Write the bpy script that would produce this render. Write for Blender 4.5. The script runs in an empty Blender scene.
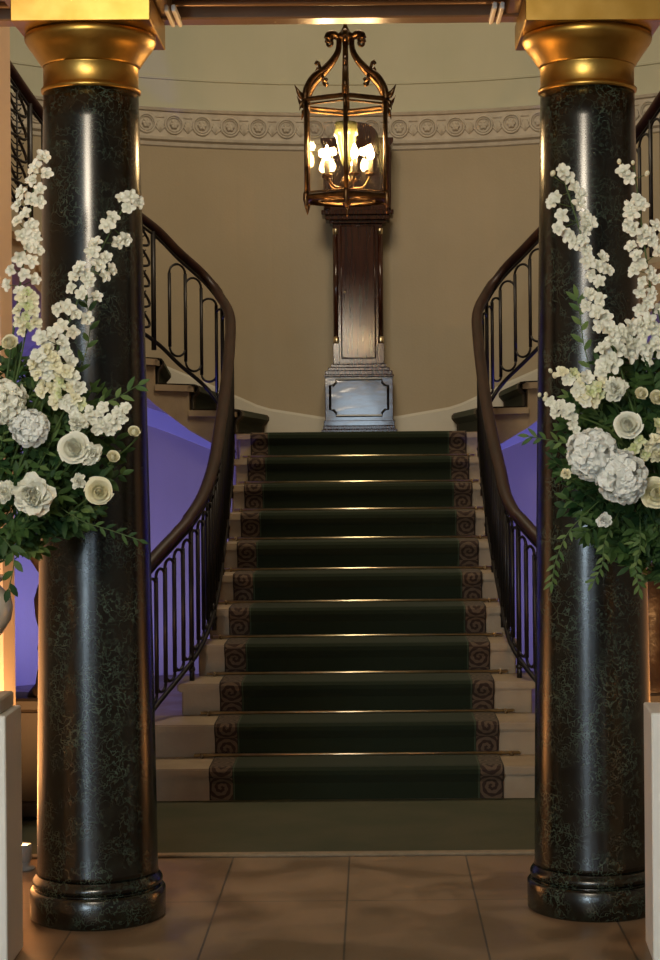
import bpy, math, random
from math import sin, cos, pi, radians, sqrt, atan2
from mathutils import Vector, Matrix, Quaternion
random.seed(11)
SC = bpy.context.scene
COL = SC.collection
V = Vector
F = 1884.0; CX = 0.0955; CZ = 1.587; PX = 372.5; PY = 460.0; ROLL = 0.00875

def at(px, py, D):
    """world point seen at a photograph pixel at distance D (used as a measuring aid)"""
    x = px - (py-PY)*ROLL; y = py + (px-PX)*ROLL
    return V((CX + (x-PX)*D/F, D, CZ + (PY-y)*D/F))

# ------------------------------------------------------------------ materials
def mat(name, color, rough=0.5, metal=0.0, color2=None, scale=8.0, bump=0.0, bscale=40.0, spec=None, sss=0.0, coat=0.0, detail=4.0, stretch=None):
    m = bpy.data.materials.new(name); m.use_nodes = True
    nt = m.node_tree; b = nt.nodes['Principled BSDF']
    b.inputs['Base Color'].default_value = (*color, 1)
    b.inputs['Roughness'].default_value = rough
    b.inputs['Metallic'].default_value = metal
    if spec is not None: b.inputs['Specular IOR Level'].default_value = spec
    if coat: b.inputs['Coat Weight'].default_value = coat; b.inputs['Coat Roughness'].default_value = 0.08
    if sss:
        b.inputs['Subsurface Weight'].default_value = sss
        b.inputs['Subsurface Radius'].default_value = (.01, .01, .008)
    tc = nt.nodes.new('ShaderNodeTexCoord')
    mp = nt.nodes.new('ShaderNodeMapping')
    nt.links.new(tc.outputs['Object'], mp.inputs['Vector'])
    if stretch: mp.inputs['Scale'].default_value = stretch
    if color2:
        n = nt.nodes.new('ShaderNodeTexNoise'); n.inputs['Scale'].default_value = scale; n.inputs['Detail'].default_value = detail
        r = nt.nodes.new('ShaderNodeMix'); r.data_type = 'RGBA'
        r.inputs[6].default_value = (*color, 1); r.inputs[7].default_value = (*color2, 1)
        cr = nt.nodes.new('ShaderNodeMapRange'); cr.inputs[1].default_value = .35; cr.inputs[2].default_value = .65
        nt.links.new(mp.outputs[0], n.inputs['Vector']); nt.links.new(n.outputs['Fac'], cr.inputs[0])
        nt.links.new(cr.outputs[0], r.inputs[0]); nt.links.new(r.outputs[2], b.inputs['Base Color'])
    if bump:
        n2 = nt.nodes.new('ShaderNodeTexNoise'); n2.inputs['Scale'].default_value = bscale
        bp = nt.nodes.new('ShaderNodeBump'); bp.inputs['Strength'].default_value = bump; bp.inputs['Distance'].default_value = .01
        nt.links.new(mp.outputs[0], n2.inputs['Vector']); nt.links.new(n2.outputs['Fac'], bp.inputs['Height'])
        nt.links.new(bp.outputs[0], b.inputs['Normal'])
    return m

def emit(name, color, strength):
    m = bpy.data.materials.new(name); m.use_nodes = True
    b = m.node_tree.nodes['Principled BSDF']
    b.inputs['Base Color'].default_value = (*color, 1)
    b.inputs['Emission Color'].default_value = (*color, 1)
    b.inputs['Emission Strength'].default_value = strength
    return m

def math_node(nt, op, a, b=None, c=None):
    n = nt.nodes.new('ShaderNodeMath'); n.operation = op
    for i, v in enumerate((a, b, c)):
        if v is None: continue
        if isinstance(v, (int, float)): n.inputs[i].default_value = v
        else: nt.links.new(v, n.inputs[i])
    return n.outputs[0]

def marble_mat():
    m = bpy.data.materials.new('verde marble'); m.use_nodes = True
    nt = m.node_tree; b = nt.nodes['Principled BSDF']; L = nt.links.new
    tc = nt.nodes.new('ShaderNodeTexCoord')
    n = nt.nodes.new('ShaderNodeTexNoise'); n.inputs['Scale'].default_value = 5; n.inputs['Detail'].default_value = 8; n.inputs['Distortion'].default_value = 1.5
    L(tc.outputs['Object'], n.inputs['Vector'])
    r = nt.nodes.new('ShaderNodeValToRGB'); e = r.color_ramp.elements
    e[0].position = .35; e[0].color = (.0012, .0013, .0009, 1)
    e[1].position = .75; e[1].color = (.014, .019, .013, 1)
    x = e.new(.55); x.color = (.0055, .0042, .0024, 1)
    L(n.outputs['Fac'], r.inputs[0])
    # light veins: distorted cell edges
    nd = nt.nodes.new('ShaderNodeTexNoise'); nd.inputs['Scale'].default_value = 14; nd.inputs['Detail'].default_value = 6
    L(tc.outputs['Object'], nd.inputs['Vector'])
    mx = nt.nodes.new('ShaderNodeMix'); mx.data_type = 'RGBA'; mx.blend_type = 'LINEAR_LIGHT'; mx.inputs[0].default_value = .16
    L(tc.outputs['Object'], mx.inputs[6]); L(nd.outputs['Color'], mx.inputs[7])
    vo = nt.nodes.new('ShaderNodeTexVoronoi'); vo.feature = 'DISTANCE_TO_EDGE'; vo.inputs['Scale'].default_value = 20
    L(mx.outputs[2], vo.inputs['Vector'])
    mr = nt.nodes.new('ShaderNodeMapRange'); mr.inputs[1].default_value = .0; mr.inputs[2].default_value = .07; mr.inputs[3].default_value = 1; mr.inputs[4].default_value = 0
    L(vo.outputs['Distance'], mr.inputs[0])
    n3 = nt.nodes.new('ShaderNodeTexNoise'); n3.inputs['Scale'].default_value = 9; n3.inputs['Detail'].default_value = 6
    L(tc.outputs['Object'], n3.inputs['Vector'])
    m3 = nt.nodes.new('ShaderNodeMapRange'); m3.inputs[1].default_value = .34; m3.inputs[2].default_value = .66
    L(n3.outputs['Fac'], m3.inputs[0])
    f = math_node(nt, 'MULTIPLY', mr.outputs[0], m3.outputs[0])
    mm = nt.nodes.new('ShaderNodeMix'); mm.data_type = 'RGBA'; mm.inputs[7].default_value = (.060, .088, .062, 1)
    L(f, mm.inputs[0]); L(r.outputs[0], mm.inputs[6]); L(mm.outputs[2], b.inputs['Base Color'])
    b.inputs['Roughness'].default_value = .23
    b.inputs['Specular IOR Level'].default_value = .6
    return m

def floor_mat():
    m = bpy.data.materials.new('floor tiles'); m.use_nodes = True
    nt = m.node_tree; b = nt.nodes['Principled BSDF']; L = nt.links.new
    tc = nt.nodes.new('ShaderNodeTexCoord'); mp = nt.nodes.new('ShaderNodeMapping')
    mp.inputs['Location'].default_value = (.01, -.28, 0)
    L(tc.outputs['Object'], mp.inputs[0])
    br = nt.nodes.new('ShaderNodeTexBrick'); br.offset = 0; br.inputs['Scale'].default_value = 1
    br.inputs['Brick Width'].default_value = .465; br.inputs['Row Height'].default_value = .93
    br.inputs['Mortar Size'].default_value = .0035; br.inputs['Mortar Smooth'].default_value = .1
    br.inputs['Color1'].default_value = (.205, .138, .08, 1); br.inputs['Color2'].default_value = (.185, .122, .07, 1)
    br.inputs['Mortar'].default_value = (.05, .04, .03, 1)
    L(mp.outputs[0], br.inputs['Vector'])
    n = nt.nodes.new('ShaderNodeTexNoise'); n.inputs['Scale'].default_value = 3.2; n.inputs['Detail'].default_value = 5; n.inputs['Distortion'].default_value = .6
    L(tc.outputs['Object'], n.inputs['Vector'])
    mr = nt.nodes.new('ShaderNodeMapRange'); mr.inputs[1].default_value = .4; mr.inputs[2].default_value = .62; mr.inputs[3].default_value = .72; mr.inputs[4].default_value = 1.08
    L(n.outputs['Fac'], mr.inputs[0])
    mx = nt.nodes.new('ShaderNodeVectorMath'); mx.operation = 'SCALE'
    L(br.outputs['Color'], mx.inputs[0]); L(mr.outputs[0], mx.inputs['Scale'])
    L(mx.outputs[0], b.inputs['Base Color'])
    r2 = nt.nodes.new('ShaderNodeMapRange'); r2.inputs[1].default_value = .35; r2.inputs[2].default_value = .65; r2.inputs[3].default_value = .28; r2.inputs[4].default_value = .5
    L(n.outputs['Fac'], r2.inputs[0]); L(r2.outputs[0], b.inputs['Roughness'])
    return m

def runner_mat(name, half, bw=.115):
    """green runner; UV = metres across, metres along.  Rose-brown scroll border."""
    m = bpy.data.materials.new(name); m.use_nodes = True
    nt = m.node_tree; b = nt.nodes['Principled BSDF']; L = nt.links.new
    uv = nt.nodes.new('ShaderNodeUVMap'); sp = nt.nodes.new('ShaderNodeSeparateXYZ'); L(uv.outputs[0], sp.inputs[0])
    u, v = sp.outputs[0], sp.outputs[1]
    au = math_node(nt, 'ABSOLUTE', u)
    inb = math_node(nt, 'GREATER_THAN', au, half-bw)
    edge = math_node(nt, 'GREATER_THAN', au, half-.012)
    lin = math_node(nt, 'COMPARE', au, half-bw-.006, .003)
    cu = math_node(nt, 'SUBTRACT', au, half-bw/2-.004)
    vm = math_node(nt, 'FLOORED_MODULO', v, .12); cv = math_node(nt, 'SUBTRACT', vm, .06)
    # flip alternate cells so that the scroll runs on
    fl = math_node(nt, 'FLOORED_MODULO', v, .24); sg = math_node(nt, 'SUBTRACT', math_node(nt, 'MULTIPLY', math_node(nt, 'GREATER_THAN', fl, .12), 2.0), 1.0)
    cu2 = math_node(nt, 'MULTIPLY', cu, sg)
    rr = math_node(nt, 'SQRT', math_node(nt, 'ADD', math_node(nt, 'MULTIPLY', cu2, cu2), math_node(nt, 'MULTIPLY', cv, cv)))
    an = math_node(nt, 'ARCTAN2', cv, cu2)
    spv = math_node(nt, 'SINE', math_node(nt, 'ADD', an, math_node(nt, 'MULTIPLY', rr, 210.0)))
    lf = math_node(nt, 'SINE', math_node(nt, 'MULTIPLY', an, 7.0))
    pat = math_node(nt, 'GREATER_THAN', math_node(nt, 'ADD', spv, math_node(nt, 'MULTIPLY', lf, .35)), .05)
    nz = nt.nodes.new('ShaderNodeTexNoise'); nz.inputs['Scale'].default_value = 260; L(uv.outputs[0], nz.inputs['Vector'])
    nb = nt.nodes.new('ShaderNodeTexNoise'); nb.inputs['Scale'].default_value = 5; L(uv.outputs[0], nb.inputs['Vector'])
    def mix(f, a, c):
        x = nt.nodes.new('ShaderNodeMix'); x.data_type = 'RGBA'
        if isinstance(f, float): x.inputs[0].default_value = f
        else: L(f, x.inputs[0])
        for i, q in ((6, a), (7, c)):
            if isinstance(q, tuple): x.inputs[i].default_value = (*q, 1)
            else: L(q, x.inputs[i])
        return x.outputs[2]
    green = mix(nb.outputs['Fac'], (.006, .013, .005), (.010, .017, .007))
    bord = mix(pat, (.115, .075, .050), (.034, .017, .013))
    bord = mix(edge, bord, (.02, .012, .01))
    c = mix(inb, green, bord); c = mix(lin, c, (.04, .06, .035))
    c = mix(.25, c, mix(nz.outputs['Fac'], (.0, .0, .0), (.05, .05, .038)))
    L(c, b.inputs['Base Color']); b.inputs['Roughness'].default_value = .95; b.inputs['Specular IOR Level'].default_value = .15
    b.inputs['Sheen Weight'].default_value = .12; b.inputs['Sheen Roughness'].default_value = .5; b.inputs['Sheen Tint'].default_value = (.5, .5, .35, 1)
    return m

def petal_mat(name, c1, c2):
    m = bpy.data.materials.new(name); m.use_nodes = True
    nt = m.node_tree; b = nt.nodes['Principled BSDF']; L = nt.links.new
    g = nt.nodes.new('ShaderNodeNewGeometry'); x = nt.nodes.new('ShaderNodeMix'); x.data_type = 'RGBA'
    x.inputs[6].default_value = (*c1, 1); x.inputs[7].default_value = (*c2, 1)
    L(g.outputs['Random Per Island'], x.inputs[0]); L(x.outputs[2], b.inputs['Base Color'])
    b.inputs['Roughness'].default_value = .6; b.inputs['Specular IOR Level'].default_value = .3
    tr = nt.nodes.new('ShaderNodeBsdfTranslucent'); L(x.outputs[2], tr.inputs[0])
    ms = nt.nodes.new('ShaderNodeMixShader'); ms.inputs[0].default_value = .22
    out = nt.nodes['Material Output']
    L(b.outputs[0], ms.inputs[1]); L(tr.outputs[0], ms.inputs[2]); L(ms.outputs[0], out.inputs[0])
    return m

def glass_mat(name, tint=(1, 1, 1)):
    m = bpy.data.materials.new(name); m.use_nodes = True
    nt = m.node_tree; nt.nodes.remove(nt.nodes['Principled BSDF']); L = nt.links.new
    t = nt.nodes.new('ShaderNodeBsdfTransparent'); t.inputs[0].default_value = (*tint, 1)
    g = nt.nodes.new('ShaderNodeBsdfGlossy'); g.inputs['Roughness'].default_value = .03
    fr = nt.nodes.new('ShaderNodeFresnel'); fr.inputs[0].default_value = 1.45
    ms = nt.nodes.new('ShaderNodeMixShader'); L(fr.outputs[0], ms.inputs[0]); L(t.outputs[0], ms.inputs[1]); L(g.outputs[0], ms.inputs[2])
    L(ms.outputs[0], nt.nodes['Material Output'].inputs[0])
    return m

M = dict(
    wall=mat('warm stone paint', (.42, .345, .235), .7, color2=(.39, .32, .215), scale=1.5, bump=.1, bscale=60),
    upper=mat('pale plaster', (.52, .52, .41), .75, color2=(.48, .49, .38), scale=2),
    frieze=mat('frieze plaster', (.56, .51, .43), .7, color2=(.48, .43, .36), scale=14),
    skirt=mat('cream skirting paint', (.60, .57, .48), .55, color2=(.54, .51, .43), scale=3),
    pilaster=mat('peach painted plaster', (.66, .50, .36), .6, color2=(.62, .46, .33), scale=2),
    hall=mat('hall plaster', (.45, .40, .33), .8, color2=(.42, .37, .30), scale=2),
    marble=marble_mat(), floor=floor_mat(),
    gold=mat('gilding', (.50, .31, .08), .36, 1.0, color2=(.41, .24, .05), scale=9, bump=.05, bscale=12),
    brass=mat('polished brass', (.92, .78, .52), .28, 1.0, color2=(.8, .62, .36), scale=20),
    oldbrass=mat('aged lantern brass', (.17, .10, .045), .36, 1.0, color2=(.08, .045, .02), scale=40),
    beam=mat('bronze brown painted soffit', (.22, .145, .09), .28, .2, color2=(.18, .12, .07), scale=6),
    stone=mat('buff stone', (.30, .225, .14), .55, color2=(.25, .18, .11), scale=7, bump=.12, bscale=50),
    nosing=mat('buff stone tread', (.44, .36, .26), .45, color2=(.37, .30, .21), scale=7),
    runner=runner_mat('green runner with scroll border', .69),
    side_runner=runner_mat('green runner on winders', .62),
    rug=mat('grey green carpet', (.058, .062, .038), .95, color2=(.075, .072, .045), scale=3, spec=.1, bump=.2, bscale=300),
    rugedge=mat('beige carpet binding', (.22, .17, .11), .9, color2=(.18, .14, .09), scale=30),
    iron=mat('black iron', (.012, .010, .010), .42, .4, color2=(.02, .016, .014), scale=20),
    rail=mat('dark mahogany rail', (.034, .013, .008), .42, color2=(.018, .008, .005), scale=5, spec=.35, coat=.0, stretch=(6, 1, 1)),
    clock=mat('polished mahogany', (.026, .007, .004), .16, color2=(.05, .014, .006), scale=6, coat=.15, stretch=(9, 9, .7)),
    clockburl=mat('flame mahogany panel', (.03, .008, .004), .13, color2=(.06, .018, .007), scale=5, coat=1.0, stretch=(1.2, 1, 3), bump=.30, bscale=4),
    ebony=mat('ebony moulding', (.006, .004, .003), .25),
    dial=mat('dull brass dial', (.30, .20, .08), .4, 1.0),
    glass=glass_mat('clear glass'),
    cream=mat('cream glass', (.10, .105, .05), .25, color2=(.08, .085, .035), scale=20),
    candle=mat('ivory candle sleeve', (.22, .19, .12), .5),
    bulb=emit('warm bulb', (1.0, .66, .27), 70),
    plinth=mat('white painted plinth', (.74, .74, .70), .5, color2=(.70, .70, .66), scale=3),
    pearl=mat('pearl glazed urn', (.62, .58, .50), .22, color2=(.55, .51, .43), scale=10, coat=.5),
    urnbase=mat('stone grey urn base', (.50, .46, .38), .5, color2=(.45, .41, .34), scale=10),
    petal=petal_mat('white petals', (.82, .82, .70), (.88, .88, .78)),
    cream_petal=petal_mat('cream petals', (.84, .80, .56), (.88, .85, .66)),
    green_petal=petal_mat('lime white petals', (.60, .66, .30), (.80, .82, .58)),
    hyd=petal_mat('hydrangea petals', (.80, .83, .78), (.88, .88, .84)),
    eye=mat('floret eye', (.30, .33, .08), .7),
    stem=mat('green stem', (.055, .10, .025), .6),
    leaf=petal_mat('green leaves', (.012, .045, .012), (.06, .12, .03)),
    leaf2=petal_mat('pale leaves', (.05, .11, .03), (.13, .20, .06)),
    figure=mat('dark carved walnut', (.035, .02, .013), .5, color2=(.02, .012, .008), scale=18, bump=.5, bscale=35),
    pedestal=mat('brown stone pedestal', (.025, .016, .011), .6, color2=(.018, .012, .008), scale=6),
    grey=mat('grey lamp housing', (.32, .30, .27), .4),
    lens_w=emit('warm lamp lens', (1.0, .62, .25), 25),
    lens_b=emit('blue lamp lens', (.15, .18, 1.0), 12),
    wglass=emit('daylight window glass', (.55, .75, 1.0), 1.0),
    dark=mat('dark slot', (.006, .005, .004), .8),
)

# ------------------------------------------------------------------ mesh builder
class MB:
    def __init__(s): s.v = []; s.f = []; s.uv = None; s.sm = []
    def add(s, vs, fs, smooth=False, mtx=None):
        o = len(s.v)
        for p in vs: s.v.append(tuple(mtx @ V(p)) if mtx else tuple(p))
        for f in fs: s.f.append([i+o for i in f]); s.sm.append(smooth)
        return s
    def box(s, x0, x1, y0, y1, z0, z1, mtx=None, bev=0):
        if bev:
            b = min(bev, (x1-x0)*.45, (y1-y0)*.45, (z1-z0)*.45)
            def ring(z, i): return [(x0+i, y0+b, z), (x0+b, y0+i, z), (x1-b, y0+i, z), (x1-i, y0+b, z), (x1-i, y1-b, z), (x1-b, y1-i, z), (x0+b, y1-i, z), (x0+i, y1-b, z)]
            rings = [ring(z0, b), ring(z0+b, 0), ring(z1-b, 0), ring(z1, b)]
            # at i == b the ring collapses to corners inset; keep eight points
            vs = [p for r in rings for p in r]; fs = []
            for k in range(3):
                for i in range(8): j = (i+1) % 8; fs.append((k*8+i, k*8+j, k*8+8+j, k*8+8+i))
            fs.append(tuple(range(7, -1, -1))); fs.append(tuple(range(24, 32)))
            return s.add(vs, fs, False, mtx)
        vs = [(x0, y0, z0), (x1, y0, z0), (x1, y1, z0), (x0, y1, z0), (x0, y0, z1), (x1, y0, z1), (x1, y1, z1), (x0, y1, z1)]
        return s.add(vs, [(3, 2, 1, 0), (4, 5, 6, 7), (0, 1, 5, 4), (1, 2, 6, 5), (2, 3, 7, 6), (3, 0, 4, 7)], False, mtx)
    def prism(s, poly, z0, z1, mtx=None):
        """poly: plan polygon; z0/z1 numbers or per-vertex lists"""
        n = len(poly)
        a = z0 if isinstance(z0, (list, tuple)) else [z0]*n
        b = z1 if isinstance(z1, (list, tuple)) else [z1]*n
        ar = sum(poly[i][0]*poly[(i+1) % n][1]-poly[(i+1) % n][0]*poly[i][1] for i in range(n))
        idx = list(range(n)) if ar > 0 else list(range(n-1, -1, -1))
        vs = [(poly[i][0], poly[i][1], a[i]) for i in idx]+[(poly[i][0], poly[i][1], b[i]) for i in idx]
        fs = [tuple(range(n-1, -1, -1)), tuple(range(n, 2*n))]
        for i in range(n): j = (i+1) % n; fs.append((i, j, n+j, n+i))
        return s.add(vs, fs, False, mtx)
    def lathe(s, prof, seg=48, c=(0, 0, 0), smooth=True, mtx=None, caps=True):
        vs = []; fs = []
        for r, z in prof:
            for i in range(seg):
                a = 2*pi*i/seg; vs.append((c[0]+r*cos(a), c[1]+r*sin(a), c[2]+z))
        for k in range(len(prof)-1):
            for i in range(seg):
                j = (i+1) % seg; fs.append((k*seg+i, k*seg+j, (k+1)*seg+j, (k+1)*seg+i))
        if caps:
            fs.append(tuple(range(seg-1, -1, -1))); fs.append(tuple(range((len(prof)-1)*seg, len(prof)*seg)))
        return s.add(vs, fs, smooth, mtx)
    def tube(s, pts, r, seg=8, closed=False, cap=True, flat=1.0, smooth=True):
        """sweep; r number or list; flat = height/width of section (up axis kept vertical)"""
        pts = [V(p) for p in pts]; n = len(pts); vs = []; fs = []
        rr = r if isinstance(r, (list, tuple)) else [r]*n
        prev = None
        for i in range(n):
            a = pts[(i-1) % n] if (closed or i > 0) else pts[i]
            b = pts[(i+1) % n] if (closed or i < n-1) else pts[i]
            t = (b-a).normalized() if (b-a).length > 1e-9 else V((0, 0, 1))
            if flat != 1.0 or prev is None:
                up = V((0, 0, 1)) if abs(t.z) < .95 else V((0, 1, 0))
                u = t.cross(up).normalized()
            else:
                u = (prev-t*prev.dot(t))
                u = u.normalized() if u.length > 1e-6 else t.orthogonal().normalized()
            prev = u; w = u.cross(t).normalized()
            for k in range(seg):
                an = 2*pi*k/seg; vs.append(pts[i]+u*cos(an)*rr[i]+w*sin(an)*rr[i]*flat)
        m = n if closed else n-1
        for i in range(m):
            i2 = (i+1) % n
            for k in range(seg):
                k2 = (k+1) % seg; fs.append((i*seg+k, i*seg+k2, i2*seg+k2, i2*seg+k))
        if cap and not closed:
            fs.append(tuple(range(seg-1, -1, -1))); fs.append(tuple((n-1)*seg+k for k in range(seg)))
        return s.add(vs, fs, smooth)
    def ball(s, c, r, seg=12, rings=8, sc=(1, 1, 1)):
        prof = [(max(1e-4, sin(pi*i/rings)), -cos(pi*i/rings)) for i in range(rings+1)]
        mt = Matrix.Translation(c) @ Matrix.Diagonal((r*sc[0], r*sc[1], r*sc[2], 1))
        return s.lathe(prof, seg, mtx=mt)
    def build(s, name, m, parent=None, mtx=None, uv=None):
        me = bpy.data.meshes.new(name); me.from_pydata(s.v, [], s.f); me.update()
        for p, sm in zip(me.polygons, s.sm): p.use_smooth = sm
        me.materials.append(m)
        if uv:
            ul = me.uv_layers.new(name='UVMap')
            for l in me.loops: ul.data[l.index].uv = uv[l.vertex_index]
        o = bpy.data.objects.new(name, me); COL.objects.link(o)
        if parent:
            o.parent = parent
        return o

def tag(o, label=None, cat=None, group=None, kind=None):
    if label: o['label'] = label
    if cat: o['category'] = cat
    if group: o['group'] = group
    if kind: o['kind'] = kind
    return o
def empty(name, loc, label, cat, group=None, rz=0):
    o = bpy.data.objects.new(name, None); COL.objects.link(o); o.location = loc; o.rotation_euler = (0, 0, rz)
    o.empty_display_size = .1
    return tag(o, label, cat, group)
def struct(o): o['kind'] = 'structure'; return o
def lerp(a, b, t): return a+(b-a)*t
def catmull(P, n=8):
    P = [V(p) for p in P]; out = []
    for i in range(len(P)-1):
        p0 = P[max(i-1, 0)]; p1 = P[i]; p2 = P[i+1]; p3 = P[min(i+2, len(P)-1)]
        for k in range(n):
            t = k/n
            out.append(.5*((2*p1)+(p2-p0)*t+(2*p0-5*p1+4*p2-p3)*t*t+(3*p1-p0-3*p2+p3)*t**3))
    out.append(P[-1]); return out
def resample(P, ds):
    out = [P[0].copy()]; acc = 0
    for a, b in zip(P, P[1:]):
        L = (b-a).length
        while acc+L >= ds:
            t = (ds-acc)/L; a = a.lerp(b, t); out.append(a.copy()); L = (b-a).length; acc = 0
        acc += L
    return out

# ================================================================== SETTING
AY, AR = 10.5, 3.8                       # apse centre and radius
def arc(th, r=AR): return (r*sin(radians(th)), AY+r*cos(radians(th)))    # + = right, 0 = back
# floor
mb = MB(); mb.box(-5, 5, -6, 14.6, -.1, 0); struct(mb.build('floor', M['floor']))
def cyl_wall(z0, z1, r0, r1, th0=-95, th1=95, n=96, prof=None):
    mb = MB(); rings = []
    P = prof or [(r0, z0), (r0, z1)]
    P = P+[(r1, P[-1][1]), (r1, P[0][1])]
    m = len(P); vs = []; fs = []
    for i in range(n+1):
        th = th0+(th1-th0)*i/n
        for r, z in P: x, y = arc(th, r); vs.append((x, y, z))
    for i in range(n):
        for k in range(m):
            k2 = (k+1) % m; fs.append((i*m+k, i*m+k2, (i+1)*m+k2, (i+1)*m+k))
    fs.append(tuple(range(m))); fs.append(tuple(n*m+k for k in range(m-1, -1, -1)))
    mb.add(vs, fs); return mb
struct(cyl_wall(0, 3.95, AR, AR+.25, ).build('wall_back', M['wall']))
struct(cyl_wall(3.95, 5.0, AR, AR+.25, prof=[(AR, 3.95), (AR, 4.43), (AR-.010, 4.435), (AR-.010, 4.452), (AR+.004, 4.456), (AR+.03, 5.0)]).build('trim_1', M['upper']))
# frieze with mouldings, medallions and shells
mb = cyl_wall(0, 0, 0, AR, prof=[(AR, 3.93), (AR-.015, 3.94), (AR-.02, 3.965), (AR-.045, 3.98), (AR-.05, 4.0), (AR-.012, 4.005), (AR-.012, 4.19), (AR-.03, 4.195), (AR-.04, 4.215), (AR, 4.225)])
for i in range(-19, 20):
    th = i*3.24+1.6
    for rr, tr in ((.068, .009), (.052, .005)):
        pts = [(*arc(th+math.degrees(rr*cos(a)/AR), AR-.02), 4.098+rr*sin(a)) for a in [2*pi*k/20 for k in range(20)]]
        mb.tube(pts, tr, 6, closed=True)
    x, y = arc(th, AR-.016); mb.ball((x, y, 4.098), .03, 10, 6, (1, .6, 1))
    for k in range(6):
        a = 2*pi*k/6; xx, yy = arc(th+math.degrees(.022*cos(a)/AR), AR-.022); mb.ball((xx, yy, 4.098+.022*sin(a)), .014, 6, 5)
    for k in range(-3, 4):                         # shell between medallions
        a = radians(k*22); x0, y0 = arc(th+1.62, AR-.014)
        x1, y1 = arc(th+1.62+math.degrees(.036*sin(a)/AR), AR-.022)
        mb.tube([(x0, y0, 4.035), (x1, y1, 4.05+.075*cos(a))], [.003, .009], 5)
    x1, y1 = arc(th+1.1, AR-.015); x2, y2 = arc(th+2.1, AR-.015); mb.tube([(x1, y1, 4.15), (x2, y2, 4.15)], .006, 5)
struct(mb.build('trim_2', M['frieze']))
# coved ceiling over the stair
mb = MB(); vs = []; fs = []; n = 48; R0 = AR+.02
for k in range(9):
    a = k/8*pi/2
    for i in range(n):
        an = 2*pi*i/n; r = max(R0*(cos(a)), .02); vs.append((r*sin(an)*1.06, AY+r*cos(an), 5.0+1.7*sin(a)))
for k in range(8):
    for i in range(n): j = (i+1) % n; fs.append((k*n+i, k*n+j, (k+1)*n+j, (k+1)*n+i))
mb.add(vs, fs, True); struct(mb.build('ceiling', M['upper']))
# straight walls of the stair hall and the cross wall between hall and stair
for s, nm in ((-1, 'left'), (1, 'right')):
    mb = MB(); x0, x1 = sorted((s*(AR+.02), s*(AR+.25))); mb.box(x0, x1, 7.9, 10.6, 0, 5.0); struct(mb.build('wall_'+nm, M['wall']))
    mb = MB(); x0, x1 = sorted((s*1.40, s*5)); mb.box(x0, x1, 7.6, 7.85, 0, 4.6)
    struct(mb.build('wall_'+nm+'_pilaster', M['pilaster']))
    mb = MB(); x0, x1 = sorted((s*4.9, s*5.1)); mb.box(x0, x1, -6, 7.6, 0, 3.9); struct(mb.build('wall_hall_'+nm, M['hall']))
mb = MB(); mb.box(-5, 5, 6.9, 7.2, 3.46, 7.0); struct(mb.build('wall_over_opening', M['upper']))
mb = MB(); mb.box(-5.1, 5.1, -6, 6.9, 3.9, 4.0); struct(mb.build('ceiling_hall', M['hall']))
# entablature beam over the columns: framed, sunk soffit panels
mb = MB()
mb.box(-5, 5, 6.38, 6.82, 3.235, 3.46)
mb.box(-5, 5, 6.36, 6.46, 3.17, 3.236, bev=.006); mb.box(-5, 5, 6.74, 6.84, 3.17, 3.236, bev=.006)
for y in (6.47, 6.73): mb.tube([(-5, y, 3.225), (5, y, 3.225)], .014, 8)
mb.tube([(-5, 6.846, 3.20), (5, 6.846, 3.20)], .012, 8)
for x in (-.64, .62, -1.13, 1.10): mb.box(x-.035, x+.035, 6.44, 6.76, 3.18, 3.236, bev=.006)
struct(mb.build('trim_3', M['beam']))
mb = MB()
for x in (-.610, -.584, .536, .562): mb.box(x-.007, x+.007, 6.56, 6.80, 3.155, 3.18, bev=.003)
struct(mb.build('trim_5', M['plinth']))  # brass strips, their bright reflection painted in as plain white
mb = MB(); mb.box(-5, 5, 6.36, 7.2, 3.46, 3.9); struct(mb.build('trim_4', M['hall']))
# far wall of the entrance hall behind the viewer, with two tall daylight windows
mb = MB()
wins = [(-4.3, -2.5), (-.55, .30)]
WT = 2.85
xs = [-5]+[q for w in wins for q in w]+[5]
for a, b in ((xs[0], xs[1]), (xs[2], xs[3]), (xs[4], xs[5])): mb.box(a, b, -6.2, -6, 0, 3.9)
for a, b in wins: mb.box(a, b, -6.2, -6, 0, .9); mb.box(a, b, -6.2, -6, WT, 3.9)
struct(mb.build('wall_front', M['hall']))
for i, (a, b) in enumerate(wins):
    w = MB(); m_ = (a+b)/2
    for x in (a+.03, m_, b-.03): w.box(x-.03, x+.03, -6.12, -6.04, .9, WT)
    for z in (.93, 1.6, 2.3, WT-.03): w.box(a, b, -6.12, -6.04, z-.03, z+.03)
    wo = struct(w.build('window_%d' % (i+1), M['plinth']))
    g = MB(); g.box(a, b, -6.16, -6.15, .9, WT); g.build('pane', M['wglass'], wo)

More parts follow.
